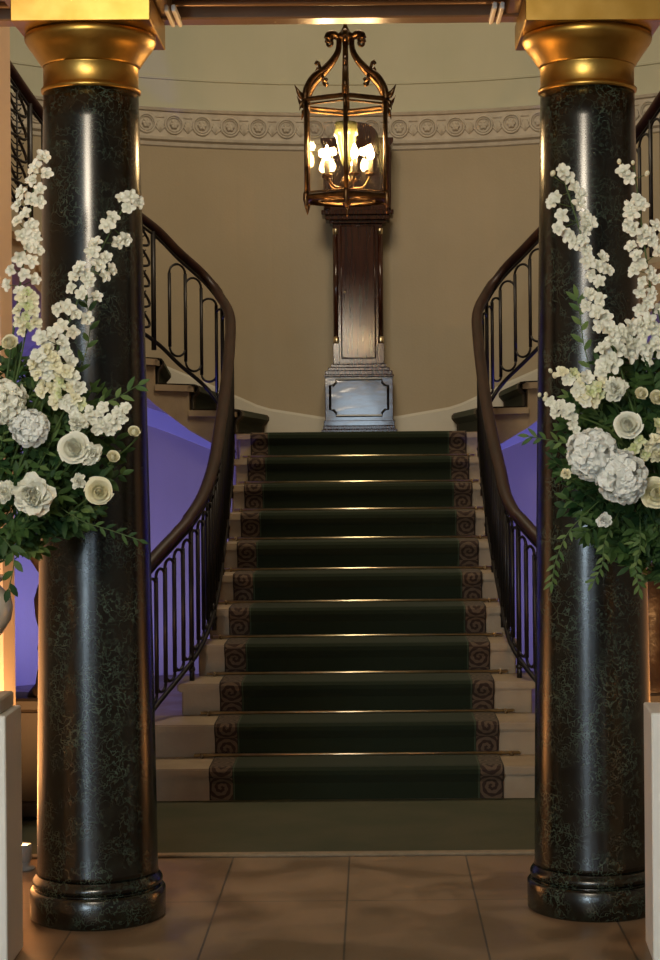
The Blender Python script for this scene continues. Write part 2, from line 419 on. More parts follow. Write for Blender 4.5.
# ================================================================== STAIRCASE
T, RS, Y0 = .32, .16, 8.77
HW = [1.40, 1.08, .895, .84, .81, .795, .785, .78, .78, .78, .78]
stair = empty('staircase', (0, Y0, 0), 'buff stone imperial staircase rising from the floor and dividing left and right at a landing', 'staircase')
def rel(o, parent):                     # keep world placement under a moved parent
    o.parent = parent; o.matrix_parent_inverse = Matrix.Translation(-parent.location) if parent.rotation_euler.z == 0 else parent.matrix_basis.inverted()
    return o
def endround(hw, y0, y1, r):
    P = []
    for k in range(7):
        a = -pi/2+k/6*pi/2; P.append((hw-r+r*cos(a), y0+r+r*sin(a)))
    return P+[(hw, y1)]
for k in range(1, 12):
    y = Y0+T*(k-1); hw = HW[k-1]; mb = MB(); rr = .12 if k < 3 else .01
    y1 = y+T if k < 11 else y+T*.0+.05
    if k > 2 and k < 11: y1 = y+T
    E = endround(hw-.02, y, y1, rr); poly = [(-x, yy) for x, yy in reversed(E)]+E
    mb.prism(poly, 0, RS*k-.042)
    E = endround(hw-.008, y-.022, y1, rr); poly = [(-x, yy) for x, yy in reversed(E)]+E
    mb.prism(poly, RS*k-.042, RS*k-.034)
    E = endround(hw, y-.032, y1, rr); poly = [(-x, yy) for x, yy in reversed(E)]+E
    mb.prism(poly, RS*k-.034, RS*k-.006)
    E = endround(hw-.006, y-.026, y1, rr); poly = [(-x, yy) for x, yy in reversed(E)]+E
    mb.prism(poly, RS*k-.006, RS*k)
    rel(mb.build('step', M['stone']), stair)
LZ = 11*RS
# landing (solid below)
Lp = [(.78, Y0+3.25), (.84, 12.40)]+[arc(t, AR) for t in (11.2, 8, 4, 0, -4, -8, -11.2)]+[(-.84, 12.40), (-.78, Y0+3.25)]
mb = MB(); mb.prism(Lp, 0, LZ-.0); rel(mb.build('landing', M['stone']), stair)
INN = [(-.84, 12.42), (-1.10, 12.22), (-1.29, 11.98), (-1.45, 11.70), (-1.59, 11.40), (-1.72, 11.08), (-1.83, 10.78), (-1.92, 10.5), (-2.0, 10.15), (-2.05, 9.8), (-2.08, 9.45), (-2.1, 9.1)]
OTH = [11, 16.5, 22.5, 30.5, 41, 54, 67, 79, 90]
OUT = [arc(-t, AR) for t in OTH]+[(-AR, 10.17), (-AR, 9.83), (-AR, 9.5)]
for s in (-1, 1):
    side = []
    for k in range(11):
        a, b = V((INN[k][0], INN[k][1])), V((INN[k+1][0], INN[k+1][1])); c, d = V(OUT[k]), V(OUT[k+1])
        zt = LZ+RS*(k+1)
        nrm = ((a+c)/2-(b+d)/2).normalized()*.03       # nosing overhang towards the lower side
        inw = ((a-c).normalized()+(b-d).normalized()).normalized()*.03
        f = (lambda p: (-s*p[0], p[1]))
        zb = lambda q: LZ-.13+RS*(k+q)
        mb = MB()
        mb.prism([f(p) for p in (a, c, d, b)], [zb(0), zb(0), zb(1), zb(1)], zt-.04)
        p0, p1, p2, p3 = a+nrm+inw, c+nrm, d, b+inw
        # rounded curtail at the free end of the tread
        mid = (p0+p3)/2
        pol = [p1, p0-(p0-p1).normalized()*.05, p0+(p3-p0).normalized()*.05, p3, p2]
        mb.prism([f(p) for p in pol], zt-.04, zt-.006)
        mb.prism([f(V(p)*1.0) for p in (p1+(p2-p1)*.01, p0+(p3-p0)*.06-inw*.2, p3-inw*.2, p2)], zt-.006, zt)
        rel(mb.build('step', M['stone']), stair)
# skirting along the curved wall, rising with the steps
mb = MB(); vs = []; fs = []
def outz(th):
    t = abs(th)
    if t < OTH[0]: return LZ
    for k in range(8):
        if OTH[k] <= t <= OTH[k+1]: return LZ+RS*(k+(t-OTH[k])/(OTH[k+1]-OTH[k]))+.04
    return LZ+RS*8
n = 120; 
for i in range(n+1):
    th = -88+176*i/n
    t = abs(th); zt = LZ+.155 if t < 4 else max(LZ+.155, outz(th)+.19 if t > 11 else lerp(LZ+.155, LZ+.23, (t-4)/7))
    for r, z in ((AR, outz(th)-.3), (AR-.018, outz(th)-.3), (AR-.018, zt-.02), (AR-.006, zt), (AR, zt)):
        x, y = arc(th, r); vs.append((x, y, z))
for i in range(n):
    for k in range(4): fs.append((i*5+k, i*5+k+1, i*5+6+k, i*5+5+k))
mb.add(vs, fs); struct(mb.build('baseboard_back', M['skirt']))

# ---- runners
def strip(name, prof, half, thick, m, xf=None):
    """prof: list of (y,z) from bottom to top; carpet sheet with thickness, UV in metres"""
    mb = MB(); vs = []; uv = []; fs = []
    P = [V((0, y, z)) for y, z in prof]; d = 0; N = []
    for i, p in enumerate(P):
        a = P[max(i-1, 0)]; b = P[min(i+1, len(P)-1)]; t = (b-a).normalized(); N.append(V((0, -t.z, t.y)))
    xsn = [-half, -half+.115, 0, half-.115, half]
    for i, p in enumerate(P):
        if i: d += (P[i]-P[i-1]).length
        for x in xsn:
            q = p+N[i]*thick; vs.append((x, q.y, q.z)); uv.append((x, d))
        for x in xsn: vs.append((x, p.y, p.z)); uv.append((x, d))
    w = 10
    for i in range(len(P)-1):
        for k in range(4):
            fs.append((i*w+k, i*w+k+1, (i+1)*w+k+1, (i+1)*w+k)); fs.append((i*w+5+k+1, i*w+5+k, (i+1)*w+5+k, (i+1)*w+5+k+1))
        fs.append((i*w+5, i*w, (i+1)*w, (i+1)*w+5)); fs.append((i*w+4, i*w+9, (i+1)*w+9, (i+1)*w+4))
    mb.add(vs, fs, False); return mb.build(name, m, uv=uv)
prof = []
for k in range(1, 12):
    y = Y0+T*(k-1); z = RS*k
    prof += [(y-.004, z-RS+.011), (y-.008, z-.07), (y-.028, z-.045), (y-.040, z-.028), (y-.040, z-.012), (y-.030, z-.001), (y-.012, z+.001)]
    if k < 11: prof += [(y+T-.016, z+.001)]
prof += [(Y0+T*10+.3, LZ+.003), (13.7, LZ+.003)]
tag(strip('stair_runner', prof, .684, .007, M['runner']), 'dark green runner with rose brown scroll borders up the straight central flight', 'carpet')
for s, word in ((-1, 'left'), (1, 'right')):
    mb = MB(); vs = []; uv = []; fs = []; d = 0
    for k in range(10):
        a, c = V((*INN[k], 0)), V((*OUT[k], 0)); b, e = V((*INN[k+1], 0)), V((*OUT[k+1], 0)); zt = LZ+RS*(k+1)
        nr = ((a+c)/2-(b+e)/2).normalized()
        rows = [(a, c, .016, zt-RS+.02), (a, c, .018, zt-.07), (a, c, .045, zt-.045), (a, c, .058, zt-.03), (a, c, .058, zt-.01), (a, c, .045, zt+.004), (a, c, .02, zt+.007), (b, e, .02, zt+.007)]
        for p, q, off, z in rows:
            L = (q-p).length; t0 = .06/L; t1 = 1-.2/L
            for j in range(9):
                t = lerp(t0, t1, j/8); w = p.lerp(q, t)+nr*off
                vs.append((-s*w.x, w.y, z)); uv.append((lerp(-.62, .62, j/8), d))
            d += .03 if off < .06 and z != zt+.007 else .25
        # curl the free end down over the tread
    nr_ = len(vs)//9
    for i in range(nr_-1):
        for j in range(8): fs.append((i*9+j, i*9+j+1, (i+1)*9+j+1, (i+1)*9+j))
    mb.add(vs, fs)
    o = mb.build('stair_runner', M['side_runner'], uv=uv)
    sd = o.modifiers.new('Solidify', 'SOLIDIFY'); sd.thickness = .012; sd.offset = 0
    tag(o, 'green runner with brown border on the curving %s upper flight' % word, 'carpet')
# rods
ords = ['lowest', 'second lowest', 'third lowest', 'fourth lowest', 'fifth lowest', 'fifth from the top', 'fourth from the top', 'third from the top', 'second from the top', 'topmost']
for k in range(1, 11):
    y = Y0+T*k-.035; z = RS*k+.015
    r = empty('stair_rod', (0, y, z), 'thin brass stair rod across the green runner, %s of the ten' % ords[k-1], 'stair rod', 'brass rods holding the central runner')
    ext = lerp(.80, .745, k/10)
    mb = MB(); mb.tube([(-ext+.01, 0, 0), (ext-.01, 0, 0)], .0075, 8); mb.build('rod', M['brass'], r)
    for s in (-1, 1):
        mb = MB(); mb.box(s*(ext-.05)-.007, s*(ext-.05)+.007, -.008, .012, -.014, .008, bev=.002); mb.build('bracket', M['oldbrass'], r)
# carpet at the foot of the stairs
rug = empty('carpet', (0, 8.15, 0), 'grey green carpet on the floor at the foot of the stairs', 'carpet')
mb = MB(); mb.box(-1.9, 1.9, -.56, .605, 0, .010); mb.build('pile', M['rug'], rug)
mb = MB(); mb.box(-1.9, 1.9, -.61, -.56, 0, .013, bev=.004); mb.build('binding', M['rugedge'], rug)

# ================================================================== BALUSTRADES
def zr(D): return .93+.5*(D-8.77)
left = [(-1.36, 8.72, .86), (-1.22, 8.74, .90), (-1.08, 8.9, .985), (-.96, 9.2, 1.135), (-.80, 9.6, 1.345), (-.747, 10, zr(10)), (-.742, 10.5, zr(10.5)), (-.748, 11, zr(11)), (-.762, 11.5, zr(11.5)), (-.795, 11.95, 2.51),
        (-.88, 12.2, 2.66), (-.99, 12.27, 2.80), (-1.14, 12.12, 2.936), (-1.26, 12.0, 3.06), (-1.39, 11.83, 3.16), (-1.55, 11.55, 3.31), (-1.7, 11.2, 3.47), (-1.82, 10.85, 3.63), (-1.92, 10.5, 3.80), (-2.0, 10.15, 3.96), (-2.05, 9.8, 4.12), (-2.08, 9.45, 4.28)]
right = []
for i, (x, y, z) in enumerate(left):
    x = -x
    x += [0, 0, 0, 0, .005, .03, .015, .005, -.005, -.018, -.03, -.045, -.06, -.055, -.055, -.055, -.055, -.06, -.065, -.07, -.07, -.07][i]
    right.append((x, y, z))
for P, word, panels in ((left, 'left', ((-1.285, 11.97, .30), (-1.845, 10.77, .36))), (right, 'right', ((1.40, 11.6, .3),))):
    root = empty('balustrade', (P[0][0], P[0][1], 0), 'black iron balustrade with a mahogany handrail sweeping up the %s side' % word, 'balustrade')
    C = resample(catmull(P, 10), .02)
    N = len(C)
    dirs = 1 if word == 'left' else -1
    mb = MB(); mb.tube([p+V((-.008 if 9.5 < p.y and abs(p.x) < .9 else 0, 0, 0)) for p in C[::2]], .034, 12, flat=.8)
    # bottom scroll of the handrail
    sc = [(P[0][0]-dirs*-.0+(-dirs)*(.0)+(.09*cos(a)-.09)*dirs*(1-a/12)*1.0, P[0][1]+.09*sin(a)*(1-a/12), P[0][2]-.002*a) for a in [k*.4 for k in range(1, 14)]]
    rel(mb.build('handrail', M['rail']), root)
    H0 = .725
    mb = MB(); mb.tube([p-V((0, 0, .05)) for p in C[::2]], .009, 6); rel(mb.build('top_rail', M['iron']), root)
    mb = MB(); mb.tube([p-V((0, 0, H0)) for p in C[::2]], .013, 8); rel(mb.build('bottom_rail', M['iron']), root)
    # newel at the foot
    mb = MB(); mb.lathe([(.055, 0), (.055, .03), (.035, .05), (.022, .1), (.022, .55), (.034, .6), (.022, .65), (.03, P[0][2]-.02)], 20, (P[0][0], P[0][1], .0 if HW[0] < abs(P[0][0]) else RS)) if False else mb.lathe([(.05, 0), (.05, .03), (.03, .05), (.02, .1), (.02, .45), (.032, .5), (.02, .55), (.028, P[0][2]-RS-.02)], 20, (P[0][0], P[0][1]+.06, RS))
    rel(mb.build('newel', M['iron']), root)
    # bars and elongated loops
    turn = min(range(N), key=lambda i: (C[i].x-.97*(-dirs))**2+(C[i].y-12.25)**2)
    pan_idx = []
    for px_, py_, w in panels:
        i0 = min(range(N), key=lambda i: (C[i].x-px_)**2+(C[i].y-py_)**2); pan_idx.append((i0, min(N-1, i0+int(w/.02))))
    idx = 6; bars = []
    while idx < N-2:
        bars.append(idx); idx += 5 if idx < turn-6 else 8
    bars = [b for b in bars if not any(p0-3 < b < p1+3 for p0, p1 in pan_idx)]
    def lvl(a, c): return (min(C[a].z, C[c].z)-.105, max(C[a].z, C[c].z)-H0+.055)
    for n_, b in enumerate(bars):
        prv = bars[n_-1] if n_ and b-bars[n_-1] <= 9 else None
        nxt = bars[n_+1] if n_+1 < len(bars) and bars[n_+1]-b <= 9 else None
        lv = [lvl(*sorted((b, q))) for q in (prv, nxt) if q is not None] or [(C[b].z-.05, C[b].z-H0)]
        zt = max(l[0] for l in lv); zb_ = min(l[1] for l in lv)
        full = (n_ % 5 == 0)
        if full: zt = C[b].z-.03; zb_ = C[b].z-H0-.04
        mb = MB(); bx, by = C[b].x, C[b].y
        mb.tube([(bx, by, zb_), (bx, by, zt)], .011 if not full else .0125, 6)
        if full:
            mb.ball((bx, by, C[b].z-H0-.04), .018, 8, 6); mb.tube([(bx, by, C[b].z-H0-.105), (bx, by, C[b].z-H0-.03)], .013, 6)
        if nxt:
            a_, c_ = C[b], C[nxt]; L = V((c_.x-a_.x, c_.y-a_.y, 0)).length/2; l = lvl(b, nxt)
            for sg, base in ((1, l[0]), (-1, l[1])):
                pts = []
                for k in range(11):
                    an = pi*k/10; q = a_.lerp(c_, (1-cos(an))/2); pts.append(V((q.x, q.y, base+sg*L*.9*sin(an))))
                mb.tube(pts, .008, 6)
        rel(mb.build('baluster', M['iron']), root)
    for p0, p1 in pan_idx:
        p1 = min(p1, N-1); a_, c_ = C[p0], C[p1]
        mb = MB()
        for q in (a_, c_): mb.tube([q+V((0, 0, -H0-.06)), q+V((0, 0, -.03))], .016, 8)
        m4 = 5; hh = H0-.08
        for ph in (0, pi):
            for lo, hi in ((.12, .88),):
                pts = []
                for k in range(61):
                    t = k/60; w = .5+.36*sin(m4*pi*t+ph); q = a_.lerp(c_, w); pts.append(q+V((0, 0, -H0+.02+hh*t)))
                mb.tube(pts, .009, 5)
        mid = a_.lerp(c_, .5); mb.tube([mid+V((0, 0, -H0)), mid+V((0, 0, -.07))], .006, 5)
        for k in range(m4*4):
            t = (k+.5)/(m4*4); w = .06+.12*abs(sin(m4*pi*t)); 
            q0 = a_.lerp(c_, .5); z = -H0+.02+hh*t
            for sg in (-1, 1):
                q1 = a_.lerp(c_, .5+sg*w*1.4); q2 = a_.lerp(c_, .5+sg*w*.8)
                mb.tube([V((q0.x, q0.y, q0.z+z)), V((q2.x, q2.y, q0.z+z+.004)), V((q1.x, q1.y, q0.z+z+.02))], .005, 4)
        rel(mb.build('ornamental_panel', M['iron']), root)

# ================================================================== COLUMNS
def column(x, label):
    t = empty('column', (x, 6.6 if x < 0 else 6.66, 0), label, 'column', 'pair of dark marble columns')
    mb = MB(); mb.lathe([(.225, 0), (.235, .008), (.236, .098), (.230, .106), (.222, .108)], 72); mb.build('plinth', M['marble'], t)
    mb = MB(); prof = [(.215, .108)]+[(.214+.0125*sin(pi*k/8), .108+.042*(k/8)) for k in range(9)]+[(.213, .152), (.211, .156)]
    mb.lathe(prof, 72); mb.build('base', M['marble'], t)
    mb = MB(); prof = [(.212, .156), (.2095, .175)]
    for k in range(1, 25):
        u = k/24; r = .2095-(.2095-.1655)*(u**1.15); prof.append((r, .175+(2.885-.175)*u))
    mb.lathe(prof, 72); mb.build('shaft', M['marble'], t)
    mb = MB(); mb.lathe([(.166, 2.875), (.173, 2.878), (.174, 2.888), (.168, 2.893), (.165, 2.90), (.165, 2.962), (.168, 2.966)], 72); mb.build('necking', M['gold'], t)
    mb = MB(); mb.lathe([(.168, 2.966), (.172, 2.972), (.190, 3.0), (.205, 3.022), (.209, 3.026), (.216, 3.036), (.226, 3.052), (.229, 3.062), (.227, 3.072), (.222, 3.08)], 72); mb.build('echinus', M['gold'], t)
    mb = MB(); mb.box(-.236, .236, -.236, .236, 3.08, 3.17, bev=.003); mb.build('abacus', M['gold'], t)
column(-.879, 'dark green marble column with gilded capital, the one on the left')
column(.866, 'dark green marble column with gilded capital, the one on the right')

# ================================================================== LONGCASE CLOCK
ck = empty('longcase_clock', (0, 14.0, LZ+.016), 'tall polished mahogany longcase clock standing on the landing against the curved wall', 'clock')
k0 = .0
def cbox(mb, w, y0, y1, z0, z1, bev=.004): mb.box(-w/2, w/2, y0, y1, z0-LZ, z1-LZ, bev=bev)
mb = MB(); cbox(mb, .56, -.06, .22, LZ, 1.80); cbox(mb, .535, -.05, .21, 1.80, 1.825); mb.build('plinth', M['clock'], ck)
bs = MB(); cbox(bs, .505, -.03, .20, 1.825, 2.19); cbox(bs, .525, -.042, .205, 1.825, 1.865)
bso = bs.build('base', M['clockburl'], ck)
# cut-corner ebony panel moulding
mb = MB(); w, h, c_ = .215, .135, .045; zc = 2.035-LZ
pts = [(-w, -h+c_), (-w, h-c_), (-w+c_*.5, h-c_), (-w+c_, h-c_*.5), (-w+c_, h), (w-c_, h), (w-c_, h-c_*.5), (w-c_*.5, h-c_), (w, h-c_), (w, -h+c_), (w-c_*.5, -h+c_), (w-c_, -h+c_*.5), (w-c_, -h), (-w+c_, -h), (-w+c_, -h+c_*.5), (-w+c_*.5, -h+c_)]
mb.tube([(x, -.035, zc+z) for x, z in pts], .009, 8, closed=True, smooth=False); mb.build('panel_moulding', M['ebony'], bso)
mb = MB(); cbox(mb, .52, -.045, .205, 2.19, 2.205); cbox(mb, .50, -.03, .20, 2.205, 2.235); cbox(mb, .46, -.015, .19, 2.235, 2.26); cbox(mb, .415, 0, .18, 2.26, 2.285); mb.build('waist_moulding', M['clock'], ck)
mb = MB(); cbox(mb, .37, .01, .18, 2.285, 3.33); trunk = mb.build('trunk', M['clock'], ck)
mb = MB(); cbox(mb, .25, -.006, .012, 2.33, 3.31, .003); td = mb.build('trunk_door', M['clock'], ck)
mb = MB(); 
for z in (2.33, 3.31): mb.tube([(-.125, -.006, z-LZ), (.125, -.006, z-LZ)], .005, 6)
for x in (-.125, .125): mb.tube([(x, -.006, 2.33-LZ), (x, -.006, 3.31-LZ)], .005, 6)
mb.build('door_moulding', M['clock'], td)
mb = MB(); mb.lathe([(.008, 0), (.008, .003)], 12, mtx=Matrix.Translation((-.10, -.008, 2.82-LZ)) @ Matrix.Rotation(pi/2, 4, 'X')); mb.build('keyhole', M['brass'], td)
for s in (-1, 1):
    mb = MB(); mb.lathe([(.017, 2.47-LZ), (.017, 3.27-LZ)], 14, (s*.165, .012, 0)); cl = mb.build('corner_column', M['clock'], ck)
    mb = MB(); mb.lathe([(.019, 2.44-LZ), (.022, 2.455-LZ), (.019, 2.49-LZ)], 14, (s*.165, .012, 0)); mb.build('brass_base', M['brass'], cl); mb = MB(); mb.lathe([(.019, 3.25-LZ), (.022, 3.28-LZ), (.022, 3.295-LZ)], 14, (s*.165, .012, 0)); mb.build('brass_cap', M['brass'], cl)
    mb = MB(); mb.box(s*.165-.024, s*.165+.024, -.008, .03, 2.285-LZ, 2.44-LZ, bev=.003); mb.build('corner_block', M['clock'], ck)
mb = MB(); cbox(mb, .42, -.01, .18, 3.33, 3.355); cbox(mb, .48, -.04, .19, 3.355, 3.39); cbox(mb, .535, -.06, .2, 3.39, 3.425); mb.build('hood_moulding', M['clock'], ck)
mb = MB(); hp = [(-.25, 3.425-LZ), (.25, 3.425-LZ), (.25, 3.90-LZ), (.27, 3.93-LZ), (.27, 3.96-LZ), (.17, 3.96-LZ)]+[(.16*cos(a), 3.96-LZ+.115*sin(a)) for a in [pi*k/14 for k in range(15)]]+[(-.17, 3.96-LZ), (-.27, 3.96-LZ), (-.27, 3.93-LZ), (-.25, 3.90-LZ)]
mb.prism(hp, -.19, .05, mtx=Matrix.Rotation(pi/2, 4, 'X')); hood = mb.build('hood', M['clock'], ck)
mb = MB(); hp = [(-.17, 3.47-LZ), (.17, 3.47-LZ), (.17, 3.83-LZ), (.13, 3.84-LZ)]+[(.12*cos(a), 3.85-LZ+.11*sin(a)) for a in [pi*k/12 for k in range(1, 12)]]+[(-.13, 3.84-LZ), (-.17, 3.83-LZ)]
mb.prism(hp, .045, .054, mtx=Matrix.Rotation(pi/2, 4, 'X')); mb.build('hood_door', M['clockburl'], ck)
for s in (-1, 1):
    mb = MB(); mb.lathe([(.02, 3.43-LZ), (.024, 3.45-LZ), (.017, 3.47-LZ), (.017, 3.86-LZ), (.024, 3.88-LZ), (.024, 3.90-LZ)], 14, (s*.225, -.062, 0)); mb.build('hood_column', M['clock'], ck)

# ================================================================== LANTERN
LX, LY = 0.0, 7.66
def lz(py): return CZ+(PY-py)*LY/F
zb, zt_, zc_ = lz(199), lz(103), lz(33)
lan = empty('hanging_lantern', (LX, LY, zb), 'hexagonal brass and glass lantern with scrolled arms and lit candle bulbs hanging over the stairs', 'lantern')
RL = .184
def hexp(r, z, k, off=0): a = radians(-90+60*k+off); return V((r*cos(a), r*sin(a), z))
h = zt_-zb
for z, r_, t_, nm in ((0, RL, .010, 'bottom_ring'), (h, RL, .010, 'top_ring')):
    mb = MB()
    mb.tube([hexp(r_, z, k) for k in range(6)], t_, 8, closed=True, smooth=False)
    mb.tube([hexp(r_-.012, z+(.018 if z == 0 else -.018), k) for k in range(6)], .005, 6, closed=True, smooth=False)
    mb.build(nm, M['oldbrass'], lan)
mb = MB(); mb.lathe([(.150, -.012), (.158, -.010), (.158, -.002), (.120, .002), (.118, -.008)], 40, caps=False)
mb.lathe([(.001, -.035), (.012, -.030), (.018, -.018), (.010, -.006), (.014, .004), (.001, .006)], 16)
for k in range(3): mb.tube([hexp(.155, 0, k), hexp(.155, 0, k+3)], .004, 6)
mb.build('bottom_plate', M['oldbrass'], lan)
for k in range(6):
    mb = MB(); mb.tube([hexp(RL, -.012, k), hexp(RL, h+.01, k)], .009, 6); 
    mb.lathe([(.001, -.05), (.006, -.035), (.012, -.015), (.011, .01), (.008, .02)], 8, tuple(hexp(RL+.004, 0, k)))
    mb.build('post', M['oldbrass'], lan)
    a_, b_ = hexp(RL-.002, 0, k), hexp(RL-.002, 0, k+1)
    mb = MB(); nn = ((a_+b_)/2).normalized()*.0015
    mb.add([a_+V((0, 0, .01))+nn, b_+V((0, 0, .01))+nn, b_+V((0, 0, h-.008))+nn, a_+V((0, 0, h-.008))+nn, a_+V((0, 0, .01))-nn, b_+V((0, 0, .01))-nn, b_+V((0, 0, h-.008))-nn, a_+V((0, 0, h-.008))-nn],
           [(0, 1, 2, 3), (7, 6, 5, 4), (0, 4, 5, 1), (1, 5, 6, 2), (2, 6, 7, 3), (3, 7, 4, 0)]); mb.build('glass_pane', M['glass'], lan)
H = zc_-zb
for k in range(6):                       # scrolled arm from corner to crown
    mb = MB(); a = radians(-90+60*k); d = V((cos(a), sin(a), 0))
    def q(r, z): return d*r+V((0, 0, z))
    path = [q(RL+.004, h), q(RL-.004, h+.045), q(RL-.035, h+.095), q(.098, h+.135), q(.058, h+.175), q(.034, h+.215), q(.030, h+.26), q(.040, H-.012), q(.060, H-.006), q(.078, H-.014), q(.084, H-.03)]
    c = catmull(path, 6); n_ = len(c)
    mb.tube(c, [.0140-.003*sin(pi*i/n_) for i in range(n_)], 8)
    mb.tube([q(.084+.012*cos(t)-.010, H-.032+.012*sin(t)) for t in [x*.5-.2 for x in range(-9, 3)]], .006, 6)
    for (r, z, s) in ((.118, h+.142, 1), (.108, h+.095, -1)):
        mb.tube([q(r, z-s*.012), q(r+s*.006, z+s*.010), q(r+s*.016, z+s*.016), q(r+s*.021, z+s*.006), q(r+s*.014, z+s*.001)], [.007, .006, .006, .006, .005], 6)
    # leaf finial at the corner
    for s2, z2, r2 in ((1, .045, .06), (0, .012, .045), (-1, -.04, .035)):
        mb.tube([q(RL+.002, h+s2*.005), q(RL+r2*.55, h+z2*.45+.004), q(RL+r2*.85, h+z2*1.2)], [.010, .009, .001], 6)
    mb.build('arm', M['oldbrass'], lan)
mb = MB(); mb.lathe([(.001, H-.04), (.018, H-.034), (.040, H-.022), (.042, H-.008), (.022, H+.004), (.014, H+.018), (.010, H+.03), (.010, 3.75-zb), (.04, 3.77-zb), (.05, 3.80-zb), (.05, 5.9-zb), ], 20) if False else mb.lathe([(.001, H-.04), (.018, H-.034), (.040, H-.022), (.042, H-.008), (.022, H+.004), (.014, H+.018), (.008, H+.03), (.008, 6.0-zb)], 20)
mb.build('crown_and_suspension_rod', M['oldbrass'], lan)
mb = MB(); mb.lathe([(.005, .085), (.005, H-.03)], 10); mb.lathe([(.001, .03), (.02, .035), (.03, .06), (.018, .085), (.006, .10)], 16); mb.build('centre_rod', M['oldbrass'], lan)
mb = MB(); mb.lathe([(.010, .13), (.020, .145), (.027, .18), (.037, .225), (.042, .255), (.049, .26), (.047, .285), (.044, .29), (.046, .312), (.041, .312), (.038, .26), (.02, .18)], 28, caps=False); mb.build('glass_funnel', M['cream'], lan)
NB = 5
for k in range(NB):
    a = radians(-70+72*k); d = V((cos(a), sin(a), 0)); zz = (.0, .012, .0, .01, .0)[k]
    mb = MB(); mb.tube(catmull([V((0, 0, .055)), d*.03+V((0, 0, .045)), d*.07+V((0, 0, .05)), d*.098+V((0, 0, .085+zz))], 5), .0055, 6)
    mb.lathe([(.008, -.01), (.020, -.004), (.022, .004), (.012, .006)], 14, tuple(d*.098+V((0, 0, .09+zz)))); ar = mb.build('candle_arm', M['oldbrass'], lan)
    mb = MB(); mb.lathe([(.011, .0), (.011, .055)], 12, tuple(d*.098+V((0, 0, .094+zz)))); mb.build('candle_sleeve', M['candle'], ar)
    mb = MB(); mb.lathe([(.005, 0), (.013, .012), (.015, .024), (.010, .042), (.001, .062)], 12, tuple(d*.098+V((0, 0, .149+zz)))); mb.build('bulb', M['bulb'], ar)
    L = bpy.data.lights.new('candle light', 'POINT'); L.energy = 1.6; L.color = (1.0, .62, .28); L.shadow_soft_size = .02
    lo = bpy.data.objects.new('candle_light', L); COL.objects.link(lo); lo.location = V((LX, LY, zb))+d*.098+V((0, 0, .235+zz))

# ================================================================== CARVED STANDS
for s, word in ((-1, 'left'), (1, 'right')):
    cx_ = s*1.37; cy_ = 8.42
    t = empty('carved_stand', (cx_, cy_, 0), 'dark carved wooden stand with branching arms on a brown stone block, behind the %s column' % word, 'stand', 'carved stands behind the columns')
    mb = MB(); mb.box(-.17, .17, -.13, .13, .022, .09, bev=.01); mb.box(-.155, .155, -.115, .115, .09, .49, bev=.006); mb.box(-.17, .17, -.13, .13, .49, .55, bev=.012); mb.build('pedestal', M['pedestal'], t)
    mb = MB(); pr = [(.11, .53), (.12, .56), (.085, .60), (.075, .66), (.055, .70), (.075, .76), (.06, .82), (.082, .90), (.088, .98), (.07, 1.04), (.05, 1.08), (.042, 1.1)]
    mb.lathe(pr, 20, (-.035*s, 0, 0)); mb.build('shaft', M['figure'], t)
    for q in (-1, 1):
        mb = MB(); mb.tube(catmull([V((-.035*s, 0, 1.06)), V((-.035*s+q*.05, 0, 1.13)), V((-.035*s+q*.12, -.01, 1.24)), V((-.035*s+q*.16, -.01, 1.33))], 5), [.035-.0006*k for k in range(16)], 8); mb.build('arm', M['figure'], t)

# ================================================================== UPLIGHTERS
def uplight(loc, m, label, col, energy, target, spot=100, size=.03):
    t = empty('uplighter', loc, label, 'uplighter', 'small floor uplighters')
    mb = MB(); mb.lathe([(.045, 0), (.048, .008), (.03, .014), (.03, .03)], 18); mb.build('base', M['grey'], t)
    mb = MB(); mb.lathe([(.028, .03), (.036, .04), (.036, .095), (.033, .10), (.030, .094)], 20, caps=False); mb.build('housing', M['grey'], t)
    mb = MB(); mb.lathe([(.001, .086), (.031, .086), (.031, .09), (.001, .092)], 16); mb.build('lens', m, t)
    L = bpy.data.lights.new('uplight', 'SPOT'); L.energy = energy; L.color = col; L.spot_size = radians(spot); L.spot_blend = .8; L.shadow_soft_size = size
    o = bpy.data.objects.new('uplight_beam', L); COL.objects.link(o); p = V(loc)+V((0, 0, .12)); o.location = p
    o.rotation_euler = (V(target)-p).to_track_quat('-Z', 'Y').to_euler()
uplight((-1.285, 7.36, 0), M['lens_w'], 'lit warm uplighter on the floor beside the left column', (1, .50, .18), 85, (-1.75, 7.6, 1.4), 165)
uplight((1.26, 7.30, 0), M['lens_w'], 'warm uplighter on the floor beside the right column', (1, .50, .18), 60, (1.75, 7.6, 1.4), 165)
uplight((-2.35, 7.1, 0), M['lens_w'], 'added, unseen warm uplighter on the hall floor further left of the left column', (1, .52, .2), 60, (-2.5, 7.6, 1.2), 150)  # extra lamp out of view, added to widen the column's orange glow
for s, word in ((-1, 'left'), (1, 'right')):
    uplight((s*1.72, 12.2, 0), M['lens_b'], 'blue uplighter on the floor of the %s stairwell behind the balusters' % word, (.36, .35, 1.0), 50, (s*1.8, 13.6, 1.6), 150)
    uplight((s*2.35, 11.3, 0), M['lens_b'], 'added second blue uplighter on the floor of the %s stairwell, nearer the side wall' % word, (.02, .04, 1.0), 95, (s*2.6, 12.6, 1.1), 150)  # second lamp added in each well to deepen its blue

